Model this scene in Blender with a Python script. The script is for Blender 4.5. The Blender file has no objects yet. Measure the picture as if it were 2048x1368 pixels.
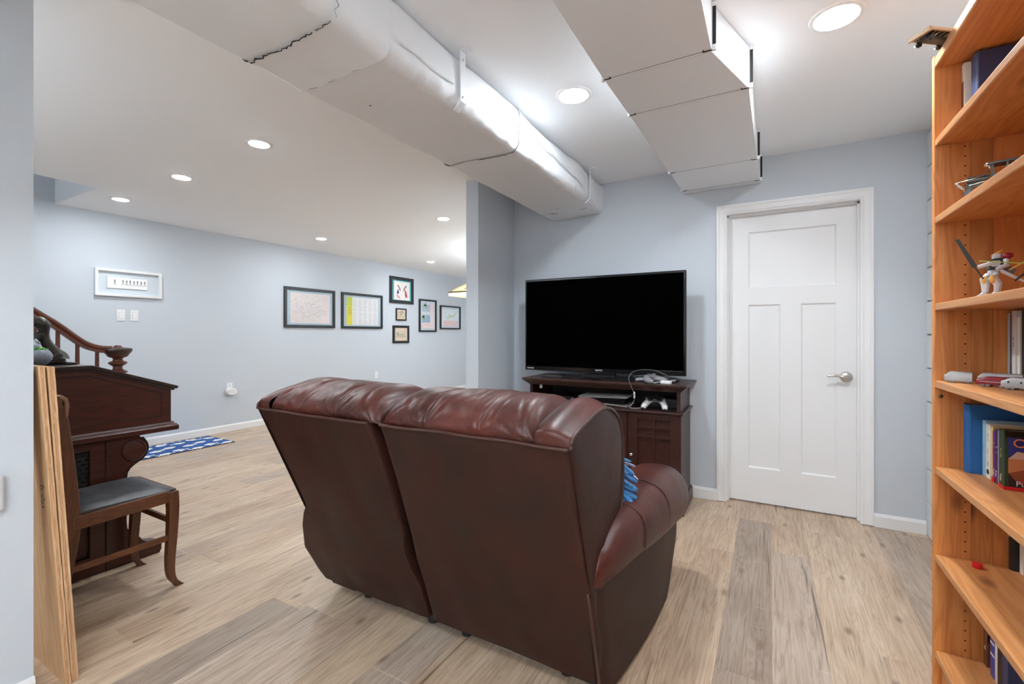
import bpy, bmesh, math, random
from mathutils import Vector, Matrix, noise

# ------------------------------------------------------------------ camera, light, exposure
SC = bpy.context.scene
COL = SC.collection
random.seed(7)
CAM_H = 1.19
cam_d = bpy.data.cameras.new('camera')
cam_d.sensor_width = 36.0
cam_d.lens = 915.0 / 2048.0 * 36.0
cam_d.shift_y = -16.0 / 2048.0
cam_d.clip_start = 0.02
cam = bpy.data.objects.new('camera', cam_d)
cam.location = (0, 0, CAM_H)
cam.rotation_euler = (math.radians(90), 0, math.radians(29.42))
COL.objects.link(cam)
SC.camera = cam

world = bpy.data.worlds.new('world')
SC.world = world
world.use_nodes = True
world.node_tree.nodes['Background'].inputs[0].default_value = (0.9, 0.95, 1.0, 1)
world.node_tree.nodes['Background'].inputs[1].default_value = 0.25

SC.view_settings.view_transform = 'Standard'
SC.view_settings.look = 'None'
SC.view_settings.gamma = 1.0
SC.view_settings.use_curve_mapping = False
SC.view_settings.exposure = 1.25
LAMP = 160.0           # strength of the recessed ceiling lights (main room)
LAMP_UP = 320.0        # added uplighters, out of sight, that brighten the ceilings
LAMP_FAR = 155.0       # smaller lights of the room on the left
SC.cycles.use_denoising = True
SC.cycles.max_bounces = 10
SC.cycles.diffuse_bounces = 8
SC.cycles.caustics_reflective = False
SC.cycles.caustics_refractive = False
SC.cycles.sample_clamp_indirect = 6.0

# ------------------------------------------------------------------ helpers
ORG = {}


def thing(name, label, cat, loc=(0, 0, 0), group=None):
    o = bpy.data.objects.new(name, None)
    o.empty_display_size = 0.05
    o.location = loc
    COL.objects.link(o)
    ORG[o.name] = Vector(loc)
    tag(o, label, cat, group)
    return o


def tag(o, label=None, cat=None, group=None, kind=None):
    if label: o['label'] = label
    if cat: o['category'] = cat
    if group: o['group'] = group
    if kind: o['kind'] = kind
    return o


class MB:
    def __init__(self):
        self.v, self.f, self.c = [], [], []

    def add(self, vs, fs, col=None):
        b = len(self.v)
        self.v += [tuple(p) for p in vs]
        for f in fs:
            self.f.append([b + i for i in f])
            self.c.append(col)
        return self

    def box(self, x0, x1, y0, y1, z0, z1, col=None):
        vs = [(x0, y0, z0), (x1, y0, z0), (x1, y1, z0), (x0, y1, z0), (x0, y0, z1), (x1, y0, z1), (x1, y1, z1), (x0, y1, z1)]
        return self.add(vs, [(3, 2, 1, 0), (4, 5, 6, 7), (0, 1, 5, 4), (1, 2, 6, 5), (2, 3, 7, 6), (3, 0, 4, 7)], col)

    def prism(self, poly, axis, a0, a1, col=None):
        n = len(poly)
        def P(p, a):
            if axis == 'x': return (a, p[0], p[1])
            if axis == 'y': return (p[0], a, p[1])
            return (p[0], p[1], a)
        vs = [P(p, a0) for p in poly] + [P(p, a1) for p in poly]
        fs = [tuple(range(n))[::-1], tuple(range(n, 2 * n))]
        fs += [(i, (i + 1) % n, n + (i + 1) % n, n + i) for i in range(n)]
        return self.add(vs, fs, col)

    def grid(self, P, cu=False, cv=False, cap=False, col=None):
        nu, nv = len(P), len(P[0])
        vs = [p for row in P for p in row]
        fs = []
        for i in range(nu if cu else nu - 1):
            for j in range(nv if cv else nv - 1):
                a, b = i, (i + 1) % nu
                c, d = j, (j + 1) % nv
                fs.append((a * nv + c, b * nv + c, b * nv + d, a * nv + d))
        if cap:
            fs.append(tuple(range(nv))[::-1])
            fs.append(tuple((nu - 1) * nv + j for j in range(nv)))
        return self.add(vs, fs, col)

    def lathe(self, prof, c, axis='z', seg=24, col=None):
        P = []
        for r, h in prof:
            row = []
            for k in range(seg):
                a = 2 * math.pi * k / seg
                u, w = r * math.cos(a), r * math.sin(a)
                if axis == 'z': row.append((c[0] + u, c[1] + w, c[2] + h))
                elif axis == 'x': row.append((c[0] + h, c[1] + u, c[2] + w))
                else: row.append((c[0] + u, c[1] + h, c[2] + w))
            P.append(row)
        return self.grid(P, cv=True, cap=True, col=col)

    def tube(self, pts, rad, seg=8, sx=1.0, col=None):
        pts = [Vector(p) for p in pts]
        n = len(pts)
        if not hasattr(rad, '__len__'): rad = [rad] * n
        P = []
        up = Vector((0, 0, 1))
        for i, p in enumerate(pts):
            t = (pts[min(i + 1, n - 1)] - pts[max(i - 1, 0)]).normalized()
            a = up if abs(t.dot(up)) < 0.95 else Vector((0, 1, 0))
            s = t.cross(a).normalized()
            w = s.cross(t).normalized()
            P.append([p + s * (rad[i] * sx * math.cos(2 * math.pi * k / seg)) + w * (rad[i] * math.sin(2 * math.pi * k / seg)) for k in range(seg)])
        return self.grid(P, cv=True, cap=True, col=col)

    def ball(self, c, r, seg=14, rings=8, col=None):
        rx, ry, rz = r if hasattr(r, '__len__') else (r, r, r)
        P = []
        for i in range(rings + 1):
            th = math.pi * (0.02 + 0.96 * i / rings)
            P.append([(c[0] + rx * math.sin(th) * math.cos(2 * math.pi * k / seg), c[1] + ry * math.sin(th) * math.sin(2 * math.pi * k / seg), c[2] - rz * math.cos(th)) for k in range(seg)])
        return self.grid(P, cv=True, cap=True, col=col)

    def xf(self, M, start=0):
        for i in range(start, len(self.v)):
            self.v[i] = tuple(M @ Vector(self.v[i]))
        return self

    def build(self, name, m, parent=None, bevel=0.0, smooth=None, seg=2, org=None, sub=0):
        me = bpy.data.meshes.new(name)
        o3 = Vector((0, 0, 0))
        if parent is not None: o3 = ORG.get(parent.name, Vector((0, 0, 0)))
        if org is not None and parent is None: o3 = Vector(org)
        me.from_pydata([tuple(Vector(p) - o3) for p in self.v], [], self.f)
        if any(c is not None for c in self.c):
            at = me.color_attributes.new('Col', 'FLOAT_COLOR', 'CORNER')
            for p, c in zip(me.polygons, self.c):
                c = c or (1, 1, 1)
                for li in p.loop_indices: at.data[li].color = (c[0], c[1], c[2], 1)
        bm = bmesh.new()
        bm.from_mesh(me)
        bmesh.ops.recalc_face_normals(bm, faces=bm.faces)
        bm.to_mesh(me)
        bm.free()
        me.materials.append(m)
        o = bpy.data.objects.new(name, me)
        COL.objects.link(o)
        if parent is not None:
            o.parent = parent
        else:
            o.location = o3
        ORG[o.name] = o3
        if bevel > 0:
            b = o.modifiers.new('bevel', 'BEVEL')
            b.width = bevel
            b.segments = seg
            b.limit_method = 'ANGLE'
            b.angle_limit = math.radians(40)
        if sub:
            s = o.modifiers.new('subdivision', 'SUBSURF')
            s.levels = s.render_levels = sub
        if smooth:
            for p in me.polygons: p.use_smooth = True
            if smooth is not True: me.set_sharp_from_angle(angle=math.radians(smooth))
        return o


def struct(o, label=None):
    o['kind'] = 'structure'
    if label: o['label'] = label
    return o


def rotz(deg, c):
    c = Vector(c)
    return Matrix.Translation(c) @ Matrix.Rotation(math.radians(deg), 4, 'Z') @ Matrix.Translation(-c)


def rot(deg, ax, c):
    c = Vector(c)
    return Matrix.Translation(c) @ Matrix.Rotation(math.radians(deg), 4, ax) @ Matrix.Translation(-c)


def text(name, s, size, loc, R, m, parent, ext=0.0006):
    d = bpy.data.curves.new(name, 'FONT')
    d.body = s
    d.size = size
    d.extrude = ext
    d.align_x = 'CENTER'
    d.align_y = 'CENTER'
    d.resolution_u = 3
    tmp = bpy.data.objects.new(name, d)
    me = bpy.data.meshes.new_from_object(tmp)
    bpy.data.objects.remove(tmp)
    bpy.data.curves.remove(d)
    me.name = name
    me.materials.clear()
    me.materials.append(m)
    o = bpy.data.objects.new(name, me)
    COL.objects.link(o)
    o.parent = parent
    o.location = Vector(loc) - ORG.get(parent.name, Vector((0, 0, 0)))
    o.rotation_euler = R
    o['kind'] = 'stuff'
    return o


def srgb(r, g, b):
    f = lambda c: (c / 255 / 12.92) if c / 255 <= 0.04045 else ((c / 255 + 0.055) / 1.055) ** 2.4
    return (f(r), f(g), f(b))


def smoothpath(pts, n):
    """Catmull-Rom through pts, n samples."""
    pts = [Vector(p) for p in pts]
    out = []
    m = len(pts) - 1
    for k in range(n):
        t = k / (n - 1) * m
        i = min(int(t), m - 1)
        u = t - i
        p0, p1, p2, p3 = pts[max(i - 1, 0)], pts[i], pts[i + 1], pts[min(i + 2, m)]
        out.append(0.5 * ((2 * p1) + (p2 - p0) * u + (2 * p0 - 5 * p1 + 4 * p2 - p3) * u * u + (3 * p1 - p0 - 3 * p2 + p3) * u ** 3))
    return out


def lerp_tab(tab, x):
    if x <= tab[0][0]: return tab[0][1]
    for (a, b), (c, d) in zip(tab, tab[1:]):
        if x <= c:
            t = (x - a) / (c - a)
            return b + (d - b) * t
    return tab[-1][1]


# ------------------------------------------------------------------ materials
def node_mat(name):
    m = bpy.data.materials.new(name)
    m.use_nodes = True
    nt = m.node_tree
    return m, nt, nt.nodes['Principled BSDF']


def N(nt, typ, **kw):
    n = nt.nodes.new(typ)
    for k, v in kw.items(): setattr(n, k, v)
    return n


def mat(name, col, rough=0.5, metal=0.0, bump=0.0, bscale=60.0, var=0.0, vscale=4.0, emit=0.0, spec=0.5, coat=0.0, alpha=1.0, trans=0.0):
    m, nt, p = node_mat(name)
    p.inputs['Base Color'].default_value = (*col, 1)
    p.inputs['Roughness'].default_value = rough
    p.inputs['Metallic'].default_value = metal
    p.inputs['Specular IOR Level'].default_value = spec
    p.inputs['Coat Weight'].default_value = coat
    p.inputs['Transmission Weight'].default_value = trans
    if emit:
        p.inputs['Emission Color'].default_value = (*col, 1)
        p.inputs['Emission Strength'].default_value = emit
    tc = None
    if var or bump: tc = N(nt, 'ShaderNodeTexCoord')
    if var:
        nz = N(nt, 'ShaderNodeTexNoise')
        nz.inputs['Scale'].default_value = vscale
        nz.inputs['Detail'].default_value = 5
        nt.links.new(tc.outputs['Object'], nz.inputs['Vector'])
        mx = N(nt, 'ShaderNodeMix', data_type='RGBA')
        mx.inputs[6].default_value = (*[max(0, c * (1 - var)) for c in col], 1)
        mx.inputs[7].default_value = (*[c * (1 + var) for c in col], 1)
        nt.links.new(nz.outputs[0], mx.inputs[0])
        nt.links.new(mx.outputs[2], p.inputs['Base Color'])
    if bump:
        nb = N(nt, 'ShaderNodeTexNoise')
        nb.inputs['Scale'].default_value = bscale
        nb.inputs['Detail'].default_value = 4
        nt.links.new(tc.outputs['Object'], nb.inputs['Vector'])
        bp = N(nt, 'ShaderNodeBump')
        bp.inputs['Strength'].default_value = bump
        bp.inputs['Distance'].default_value = 0.002
        nt.links.new(nb.outputs[0], bp.inputs['Height'])
        nt.links.new(bp.outputs[0], p.inputs['Normal'])
    return m


def wood(name, dark, light, axis='z', rough=0.45, scale=1.0, rand=0.25, knots=False, knotcol=None, coat=0.0, stretch=14.0):
    """Grain running along an axis in object space, with a tone of its own for each object."""
    m, nt, p = node_mat(name)
    L = nt.links.new
    tc = N(nt, 'ShaderNodeTexCoord')
    oi = N(nt, 'ShaderNodeObjectInfo')
    ad = N(nt, 'ShaderNodeVectorMath', operation='SCALE')
    cm = N(nt, 'ShaderNodeCombineXYZ')
    L(oi.outputs['Random'], cm.inputs[0]); L(oi.outputs['Random'], cm.inputs[1]); L(oi.outputs['Random'], cm.inputs[2])
    L(cm.outputs[0], ad.inputs[0]); ad.inputs['Scale'].default_value = 37.0
    av = N(nt, 'ShaderNodeVectorMath', operation='ADD')
    L(tc.outputs['Object'], av.inputs[0]); L(ad.outputs[0], av.inputs[1])
    mp = N(nt, 'ShaderNodeMapping')
    s = [stretch * scale] * 3
    s['xyz'.index(axis)] = 1.0 * scale
    mp.inputs['Scale'].default_value = s
    L(av.outputs[0], mp.inputs['Vector'])
    n1 = N(nt, 'ShaderNodeTexNoise')
    n1.inputs['Scale'].default_value = 1.6
    n1.inputs['Detail'].default_value = 3
    n1.inputs['Distortion'].default_value = 0.9
    L(mp.outputs[0], n1.inputs['Vector'])
    # rings: fold the noise into contour bands
    mu = N(nt, 'ShaderNodeMath', operation='MULTIPLY'); mu.inputs[1].default_value = 9.0
    L(n1.outputs[0], mu.inputs[0])
    sn = N(nt, 'ShaderNodeMath', operation='SINE')
    m2 = N(nt, 'ShaderNodeMath', operation='MULTIPLY'); m2.inputs[1].default_value = 6.283
    L(mu.outputs[0], m2.inputs[0]); L(m2.outputs[0], sn.inputs[0])
    ma = N(nt, 'ShaderNodeMath', operation='MULTIPLY_ADD'); ma.inputs[1].default_value = 0.5; ma.inputs[2].default_value = 0.5
    L(sn.outputs[0], ma.inputs[0])
    n2 = N(nt, 'ShaderNodeTexNoise')
    n2.inputs['Scale'].default_value = 14.0
    n2.inputs['Detail'].default_value = 6
    L(mp.outputs[0], n2.inputs['Vector'])
    mixf = N(nt, 'ShaderNodeMath', operation='MULTIPLY_ADD'); mixf.inputs[1].default_value = 0.55
    L(ma.outputs[0], mixf.inputs[0])
    h = N(nt, 'ShaderNodeMath', operation='MULTIPLY'); h.inputs[1].default_value = 0.45
    L(n2.outputs[0], h.inputs[0]); L(h.outputs[0], mixf.inputs[2])
    mx = N(nt, 'ShaderNodeMix', data_type='RGBA')
    mx.inputs[6].default_value = (*dark, 1); mx.inputs[7].default_value = (*light, 1)
    L(mixf.outputs[0], mx.inputs[0])
    col = mx.outputs[2]
    if rand:
        hs = N(nt, 'ShaderNodeHueSaturation')
        r = N(nt, 'ShaderNodeMapRange')
        r.inputs[3].default_value = 1 - rand; r.inputs[4].default_value = 1 + rand
        L(oi.outputs['Random'], r.inputs[0]); L(r.outputs[0], hs.inputs['Value']); L(col, hs.inputs['Color'])
        col = hs.outputs[0]
    if knots:
        mk = N(nt, 'ShaderNodeMapping')
        k = [7.0, 7.0, 7.0]; k['xyz'.index(axis)] = 3.2
        mk.inputs['Scale'].default_value = k
        L(av.outputs[0], mk.inputs['Vector'])
        vo = N(nt, 'ShaderNodeTexVoronoi'); vo.inputs['Scale'].default_value = 1.0
        L(mk.outputs[0], vo.inputs['Vector'])
        rp = N(nt, 'ShaderNodeMapRange')
        rp.inputs[1].default_value = 0.06; rp.inputs[2].default_value = 0.18; rp.inputs[3].default_value = 1.0; rp.inputs[4].default_value = 0.0
        L(vo.outputs['Distance'], rp.inputs[0])
        mk2 = N(nt, 'ShaderNodeMix', data_type='RGBA')
        mk2.inputs[7].default_value = (*(knotcol or dark), 1)
        L(rp.outputs[0], mk2.inputs[0]); L(col, mk2.inputs[6])
        col = mk2.outputs[2]
    L(col, p.inputs['Base Color'])
    p.inputs['Roughness'].default_value = rough
    p.inputs['Coat Weight'].default_value = coat
    p.inputs['Coat Roughness'].default_value = 0.15
    bp = N(nt, 'ShaderNodeBump'); bp.inputs['Strength'].default_value = 0.15; bp.inputs['Distance'].default_value = 0.0008
    L(n2.outputs[0], bp.inputs['Height']); L(bp.outputs[0], p.inputs['Normal'])
    return m


def leather(name, c1, c2, rough, bump=0.25, vscale=3.0, spec=0.36):
    m, nt, p = node_mat(name)
    L = nt.links.new
    tc = N(nt, 'ShaderNodeTexCoord')
    n1 = N(nt, 'ShaderNodeTexNoise'); n1.inputs['Scale'].default_value = vscale; n1.inputs['Detail'].default_value = 6; n1.inputs['Roughness'].default_value = 0.65
    L(tc.outputs['Object'], n1.inputs['Vector'])
    cr = N(nt, 'ShaderNodeMapRange'); cr.inputs[1].default_value = 0.32; cr.inputs[2].default_value = 0.68
    L(n1.outputs[0], cr.inputs[0])
    mx = N(nt, 'ShaderNodeMix', data_type='RGBA'); mx.inputs[6].default_value = (*c1, 1); mx.inputs[7].default_value = (*c2, 1)
    L(cr.outputs[0], mx.inputs[0]); L(mx.outputs[2], p.inputs['Base Color'])
    p.inputs['Specular IOR Level'].default_value = spec
    rr = N(nt, 'ShaderNodeMapRange'); rr.inputs[3].default_value = rough - 0.06; rr.inputs[4].default_value = rough + 0.08
    L(n1.outputs[0], rr.inputs[0]); L(rr.outputs[0], p.inputs['Roughness'])
    vo = N(nt, 'ShaderNodeTexVoronoi'); vo.inputs['Scale'].default_value = 420
    L(tc.outputs['Object'], vo.inputs['Vector'])
    n3 = N(nt, 'ShaderNodeTexNoise'); n3.inputs['Scale'].default_value = 26; n3.inputs['Detail'].default_value = 5
    L(tc.outputs['Object'], n3.inputs['Vector'])
    b1 = N(nt, 'ShaderNodeBump'); b1.inputs['Strength'].default_value = bump * 0.5; b1.inputs['Distance'].default_value = 0.0006
    L(vo.outputs['Distance'], b1.inputs['Height'])
    b2 = N(nt, 'ShaderNodeBump'); b2.inputs['Strength'].default_value = bump; b2.inputs['Distance'].default_value = 0.004
    L(n3.outputs[0], b2.inputs['Height']); L(b1.outputs[0], b2.inputs['Normal']); L(b2.outputs[0], p.inputs['Normal'])
    return m


def floor_mat(name, per_face):
    m, nt, p = node_mat(name)
    L = nt.links.new
    tc = N(nt, 'ShaderNodeTexCoord')
    if per_face:
        at = N(nt, 'ShaderNodeAttribute'); at.attribute_name = 'rnd'; rnd = at.outputs['Fac']
    else:
        oi = N(nt, 'ShaderNodeObjectInfo'); sp_ = N(nt, 'ShaderNodeSeparateColor'); L(oi.outputs['Color'], sp_.inputs[0]); rnd = sp_.outputs[0]
    cm = N(nt, 'ShaderNodeCombineXYZ')
    for i in range(3): L(rnd, cm.inputs[i])
    sc = N(nt, 'ShaderNodeVectorMath', operation='SCALE'); sc.inputs['Scale'].default_value = 53.0
    L(cm.outputs[0], sc.inputs[0])
    av = N(nt, 'ShaderNodeVectorMath', operation='ADD'); L(tc.outputs['Object'], av.inputs[0]); L(sc.outputs[0], av.inputs[1])
    def mapping(s):
        q = N(nt, 'ShaderNodeMapping'); q.inputs['Scale'].default_value = s; L(av.outputs[0], q.inputs['Vector']); return q.outputs[0]
    def nz(vec, scale, det=4, dist=0.0, ro=0.55):
        q = N(nt, 'ShaderNodeTexNoise'); q.inputs['Scale'].default_value = scale; q.inputs['Detail'].default_value = det; q.inputs['Distortion'].default_value = dist; q.inputs['Roughness'].default_value = ro
        L(vec, q.inputs['Vector']); return q.outputs[0]
    def rng(v, a, b, c=0.0, d=1.0):
        q = N(nt, 'ShaderNodeMapRange'); q.inputs[1].default_value = a; q.inputs[2].default_value = b; q.inputs[3].default_value = c; q.inputs[4].default_value = d
        L(v, q.inputs[0]); return q.outputs[0]
    def mix(f, a, b, blend='MIX'):
        q = N(nt, 'ShaderNodeMix', data_type='RGBA', blend_type=blend)
        if hasattr(f, 'is_output'): L(f, q.inputs[0])
        else: q.inputs[0].default_value = f
        for i, s in ((6, a), (7, b)):
            if hasattr(s, 'is_output'): L(s, q.inputs[i])
            else: q.inputs[i].default_value = (*s, 1)
        return q.outputs[2]
    # base tone per plank : pale tan, mid tan, grey brown
    cr = N(nt, 'ShaderNodeValToRGB')
    e = cr.color_ramp.elements
    e[0].position = 0.0; e[0].color = (*srgb(205, 180, 155), 1)
    e[1].position = 1.0; e[1].color = (*srgb(153, 135, 121), 1)
    for pos, c in ((0.35, srgb(210, 189, 164)), (0.55, srgb(197, 172, 147)), (0.75, srgb(191, 173, 156)), (0.88, srgb(176, 158, 141))):
        q = e.new(pos); q.color = (*c, 1)
    L(rnd, cr.inputs[0])
    col = cr.outputs[0]
    big = nz(mapping((3.5, 1.1, 3)), 2.0, 4, 0.6)
    col = mix(rng(big, 0.35, 0.7), col, mix(1.0, col, (0.76, 0.71, 0.68), 'MULTIPLY'))
    # contour grain
    g = nz(mapping((13, 1.0, 5)), 1.3, 3, 0.9)
    mu = N(nt, 'ShaderNodeMath', operation='MULTIPLY'); mu.inputs[1].default_value = 55.0; L(g, mu.inputs[0])
    sn = N(nt, 'ShaderNodeMath', operation='SINE'); L(mu.outputs[0], sn.inputs[0])
    col = mix(rng(sn.outputs[0], -0.2, 1.0, 0.0, 0.46), col, mix(1.0, col, (0.66, 0.60, 0.56), 'MULTIPLY'))
    fine = nz(mapping((90, 2.6, 20)), 1.5, 5)
    col = mix(rng(fine, 0.48, 0.72, 0.0, 0.75), col, mix(1.0, col, (0.6, 0.54, 0.5), 'MULTIPLY'))
    # dark cracks and knots
    crk = nz(mapping((34, 0.9, 8)), 1.0, 3, 0.5)
    col = mix(rng(crk, 0.65, 0.70, 0.0, 0.8), col, srgb(92, 74, 60))
    vo = N(nt, 'ShaderNodeTexVoronoi', voronoi_dimensions='2D'); vo.inputs['Scale'].default_value = 1.0
    L(mapping((3.4, 1.5, 3.0)), vo.inputs['Vector'])
    col = mix(rng(vo.outputs['Distance'], 0.016, 0.06, 0.75, 0.0), col, srgb(118, 95, 76))
    # pale saw marks across the plank
    saw = nz(mapping((2.5, 60, 5)), 1.0, 2)
    msk = nz(mapping((4, 4, 4)), 1.6, 2)
    mm = N(nt, 'ShaderNodeMath', operation='MULTIPLY'); L(rng(saw, 0.66, 0.74), mm.inputs[0]); L(rng(msk, 0.5, 0.62), mm.inputs[1])
    col = mix(rng(mm.outputs[0], 0, 1, 0, 0.4), col, srgb(224, 208, 188))
    L(col, p.inputs['Base Color'])
    L(rng(fine, 0.3, 0.8, 0.30, 0.46), p.inputs['Roughness'])
    p.inputs['Specular IOR Level'].default_value = 0.45
    bp = N(nt, 'ShaderNodeBump'); bp.inputs['Strength'].default_value = 0.12; bp.inputs['Distance'].default_value = 0.0008
    L(fine, bp.inputs['Height']); L(bp.outputs[0], p.inputs['Normal'])
    return m


def print_mat(name, rough=0.55):
    m, nt, p = node_mat(name)
    at = N(nt, 'ShaderNodeAttribute'); at.attribute_name = 'Col'
    nt.links.new(at.outputs['Color'], p.inputs['Base Color'])
    p.inputs['Roughness'].default_value = rough
    return m


M = {}
M['wall'] = mat('blue_grey_paint', (0.565, 0.605, 0.652), 0.7, bump=0.12, bscale=220, spec=0.3)
M['ceiling'] = mat('white_ceiling_paint', (0.90, 0.92, 0.94), 0.85, bump=0.1, bscale=180, spec=0.2)
M['white'] = mat('white_gloss_trim', (0.80, 0.80, 0.80), 0.38, spec=0.4)
M['door'] = mat('white_door_paint', (0.79, 0.79, 0.79), 0.42, bump=0.06, bscale=90)
M['block'] = mat('painted_concrete_block', (0.72, 0.72, 0.71), 0.8, bump=0.5, bscale=120)
M['floor'] = floor_mat('wood_look_vinyl', False)
M['floor_far'] = floor_mat('wood_look_vinyl_far', True)
M['subfloor'] = mat('dark_subfloor', (0.10, 0.08, 0.065), 0.9)
M['wrap'] = mat('white_duct_wrap', (0.78, 0.805, 0.83), 0.6, bump=0.5, bscale=22, spec=0.35)
M['duct'] = mat('white_painted_sheet_metal', (0.79, 0.82, 0.85), 0.5, spec=0.4)
M['black_gap'] = mat('dark_gap', (0.02, 0.02, 0.02), 0.9)
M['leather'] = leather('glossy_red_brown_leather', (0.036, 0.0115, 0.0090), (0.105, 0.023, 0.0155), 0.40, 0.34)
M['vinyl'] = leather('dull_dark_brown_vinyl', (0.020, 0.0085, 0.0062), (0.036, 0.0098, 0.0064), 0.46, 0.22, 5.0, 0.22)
M['piping'] = leather('brown_piping_leather', (0.05, 0.022, 0.017), (0.07, 0.027, 0.02), 0.42, 0.1)
M['black'] = mat('black_plastic', (0.012, 0.012, 0.013), 0.35)
M['gloss_black'] = mat('gloss_black_plastic', (0.008, 0.008, 0.009), 0.12)
M['screen'] = mat('black_screen_glass', (0.0006, 0.0006, 0.0006), 0.5, spec=0.0)
M['cherry'] = wood('dark_cherry_veneer', (0.024, 0.0055, 0.003), (0.046, 0.0105, 0.0055), 'z', 0.4, 1.0, 0.06)
M['cherry_x'] = wood('dark_cherry_veneer_long', (0.028, 0.0105, 0.0075), (0.045, 0.017, 0.012), 'x', 0.34, 1.0, 0.05)
M['organ'] = wood('dark_red_mahogany', (0.030, 0.0070, 0.0036), (0.072, 0.0165, 0.0080), 'y', 0.34, 0.8, 0.08)
M['organ_top'] = wood('blackened_mahogany', (0.018, 0.010, 0.007), (0.032, 0.017, 0.012), 'y', 0.28, 0.8, 0.05)
M['grille'] = mat('dark_metal_grille', (0.03, 0.028, 0.025), 0.4, 0.6)
M['chair'] = wood('worn_brown_oak', (0.050, 0.017, 0.007), (0.13, 0.045, 0.017), 'z', 0.42, 1.2, 0.15)
M['chair_pale'] = wood('rubbed_pale_oak', (0.16, 0.075, 0.040), (0.26, 0.14, 0.085), 'z', 0.4, 1.2, 0.1)
M['chair_y'] = wood('worn_brown_oak_rail', (0.060, 0.020, 0.008), (0.16, 0.056, 0.021), 'y', 0.42, 1.2, 0.15)
M['seat'] = leather('cracked_black_leather', (0.030, 0.031, 0.034), (0.085, 0.088, 0.095), 0.4, 0.4, 6.0)
M['rail'] = wood('reddish_stained_wood', (0.052, 0.0115, 0.005), (0.105, 0.024, 0.009), 'y', 0.34, 1.0, 0.08)
M['rail_dark'] = mat('dark_stained_wood', (0.030, 0.014, 0.009), 0.3)
M['ply'] = wood('raw_plywood_face', (0.50, 0.29, 0.145), (0.66, 0.43, 0.24), 'z', 0.7, 0.6, 0.05)
M['ply_edge'] = wood('raw_plywood_edge', (0.34, 0.145, 0.06), (0.64, 0.40, 0.22), 'z', 0.8, 0.9, 0.08, stretch=40)
PL, PD, PK = (0.68, 0.285, 0.082), (0.48, 0.155, 0.036), (0.12, 0.030, 0.010)
M['pine_z'] = wood('oiled_pine_upright', PD, PL, 'z', 0.48, 0.55, 0.16, True, PK)
M['pine_y'] = wood('oiled_pine_shelf', (0.50, 0.195, 0.058), (0.68, 0.32, 0.118), 'y', 0.45, 0.5, 0.08, True, PK)
M['pine_edge'] = wood('pale_pine_edge', (0.70, 0.44, 0.24), (0.80, 0.56, 0.34), 'y', 0.5, 1.0, 0.05)
M['hole'] = mat('dark_pin_hole', (0.03, 0.012, 0.006), 0.9)
M['frame'] = mat('black_picture_frame', (0.012, 0.012, 0.012), 0.4)
M['frame_white'] = mat('white_picture_frame', (0.80, 0.80, 0.80), 0.45)
M['print'] = print_mat('printed_paper')
M['gloss_print'] = print_mat('glossy_printed_cover', 0.3)
M['plastic'] = mat('white_plastic', (0.82, 0.82, 0.82), 0.35)
M['grey_plastic'] = mat('pale_grey_plastic', (0.52, 0.51, 0.52), 0.45)
M['mid_grey'] = mat('mid_grey_plastic', (0.24, 0.25, 0.27), 0.4)
M['pad_white'] = mat('matt_white_plastic', (0.66, 0.66, 0.67), 0.5)
M['pad_grey'] = mat('slate_plastic', (0.22, 0.22, 0.24), 0.45)
M['cord'] = mat('dark_grey_cord', (0.09, 0.09, 0.10), 0.5)
M['nickel'] = mat('satin_nickel', (0.62, 0.58, 0.54), 0.28, 1.0)
M['chrome'] = mat('bright_metal', (0.75, 0.74, 0.72), 0.2, 1.0)
M['glass_grey'] = mat('smoked_glass', (0.05, 0.055, 0.06), 0.12)
M['lampwhite'] = mat('white_lamp_trim', (0.85, 0.85, 0.85), 0.4)
def emitter(name, col, s):
    m, nt, p = node_mat(name)
    p.inputs['Base Color'].default_value = (0.8, 0.8, 0.8, 1)
    p.inputs['Emission Color'].default_value = (*col, 1)
    p.inputs['Emission Strength'].default_value = s
    return m
M['lamp'] = emitter('lit_diffuser', (0.88, 0.95, 1.0), LAMP)
M['lamp_far'] = emitter('lit_diffuser_small', (0.90, 0.96, 1.0), LAMP_FAR)
M['lamp_up'] = emitter('added_uplight_disc', (0.86, 0.94, 1.0), LAMP_UP)
M['lamp_back'] = emitter('added_rear_diffuser', (0.88, 0.95, 1.0), LAMP * 0.55)  # weaker diffuser for the added left-hand lights behind the camera
M['shade'] = emitter('lit_amber_glass', (1.0, 0.72, 0.28), 0.14)
M['shade'].node_tree.nodes['Principled BSDF'].inputs['Base Color'].default_value = (0.75, 0.6, 0.3, 1)
M['shade_rim'] = emitter('lit_cream_glass', (1.0, 0.84, 0.48), 0.30)
M['bulb'] = emitter('lit_bulb', (1.0, 0.88, 0.65), 4.0)
M['brass'] = mat('aged_brass', (0.17, 0.12, 0.045), 0.4, 0.8)
M['rug_back'] = mat('dark_rug_edge', (0.01, 0.015, 0.03), 0.9)
M['rug'] = print_mat('woven_rug_print', 0.9)
M['pot'] = mat('grey_blue_glazed_clay', (0.20, 0.215, 0.26), 0.4)
M['leaf'] = mat('bright_green_leaf', (0.10, 0.36, 0.03), 0.5)
M['carving'] = wood('dark_carved_wood', (0.010, 0.008, 0.006), (0.040, 0.030, 0.022), 'z', 0.35, 2.0, 0.0)
M['denim'] = mat('bright_blue_fleece', (0.055, 0.20, 0.42), 0.95, bump=0.5, bscale=300, var=0.25, vscale=18)
M['plaid'] = print_mat('plaid_fleece', 0.95)
M['silver'] = mat('silver_toy_metal', (0.40, 0.39, 0.385), 0.45, 0.5, var=0.15, vscale=40)
M['red'] = mat('dark_red_enamel', (0.26, 0.008, 0.020), 0.35)
M['bright_red'] = mat('bright_red_plastic', (0.62, 0.012, 0.02), 0.35)
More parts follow.
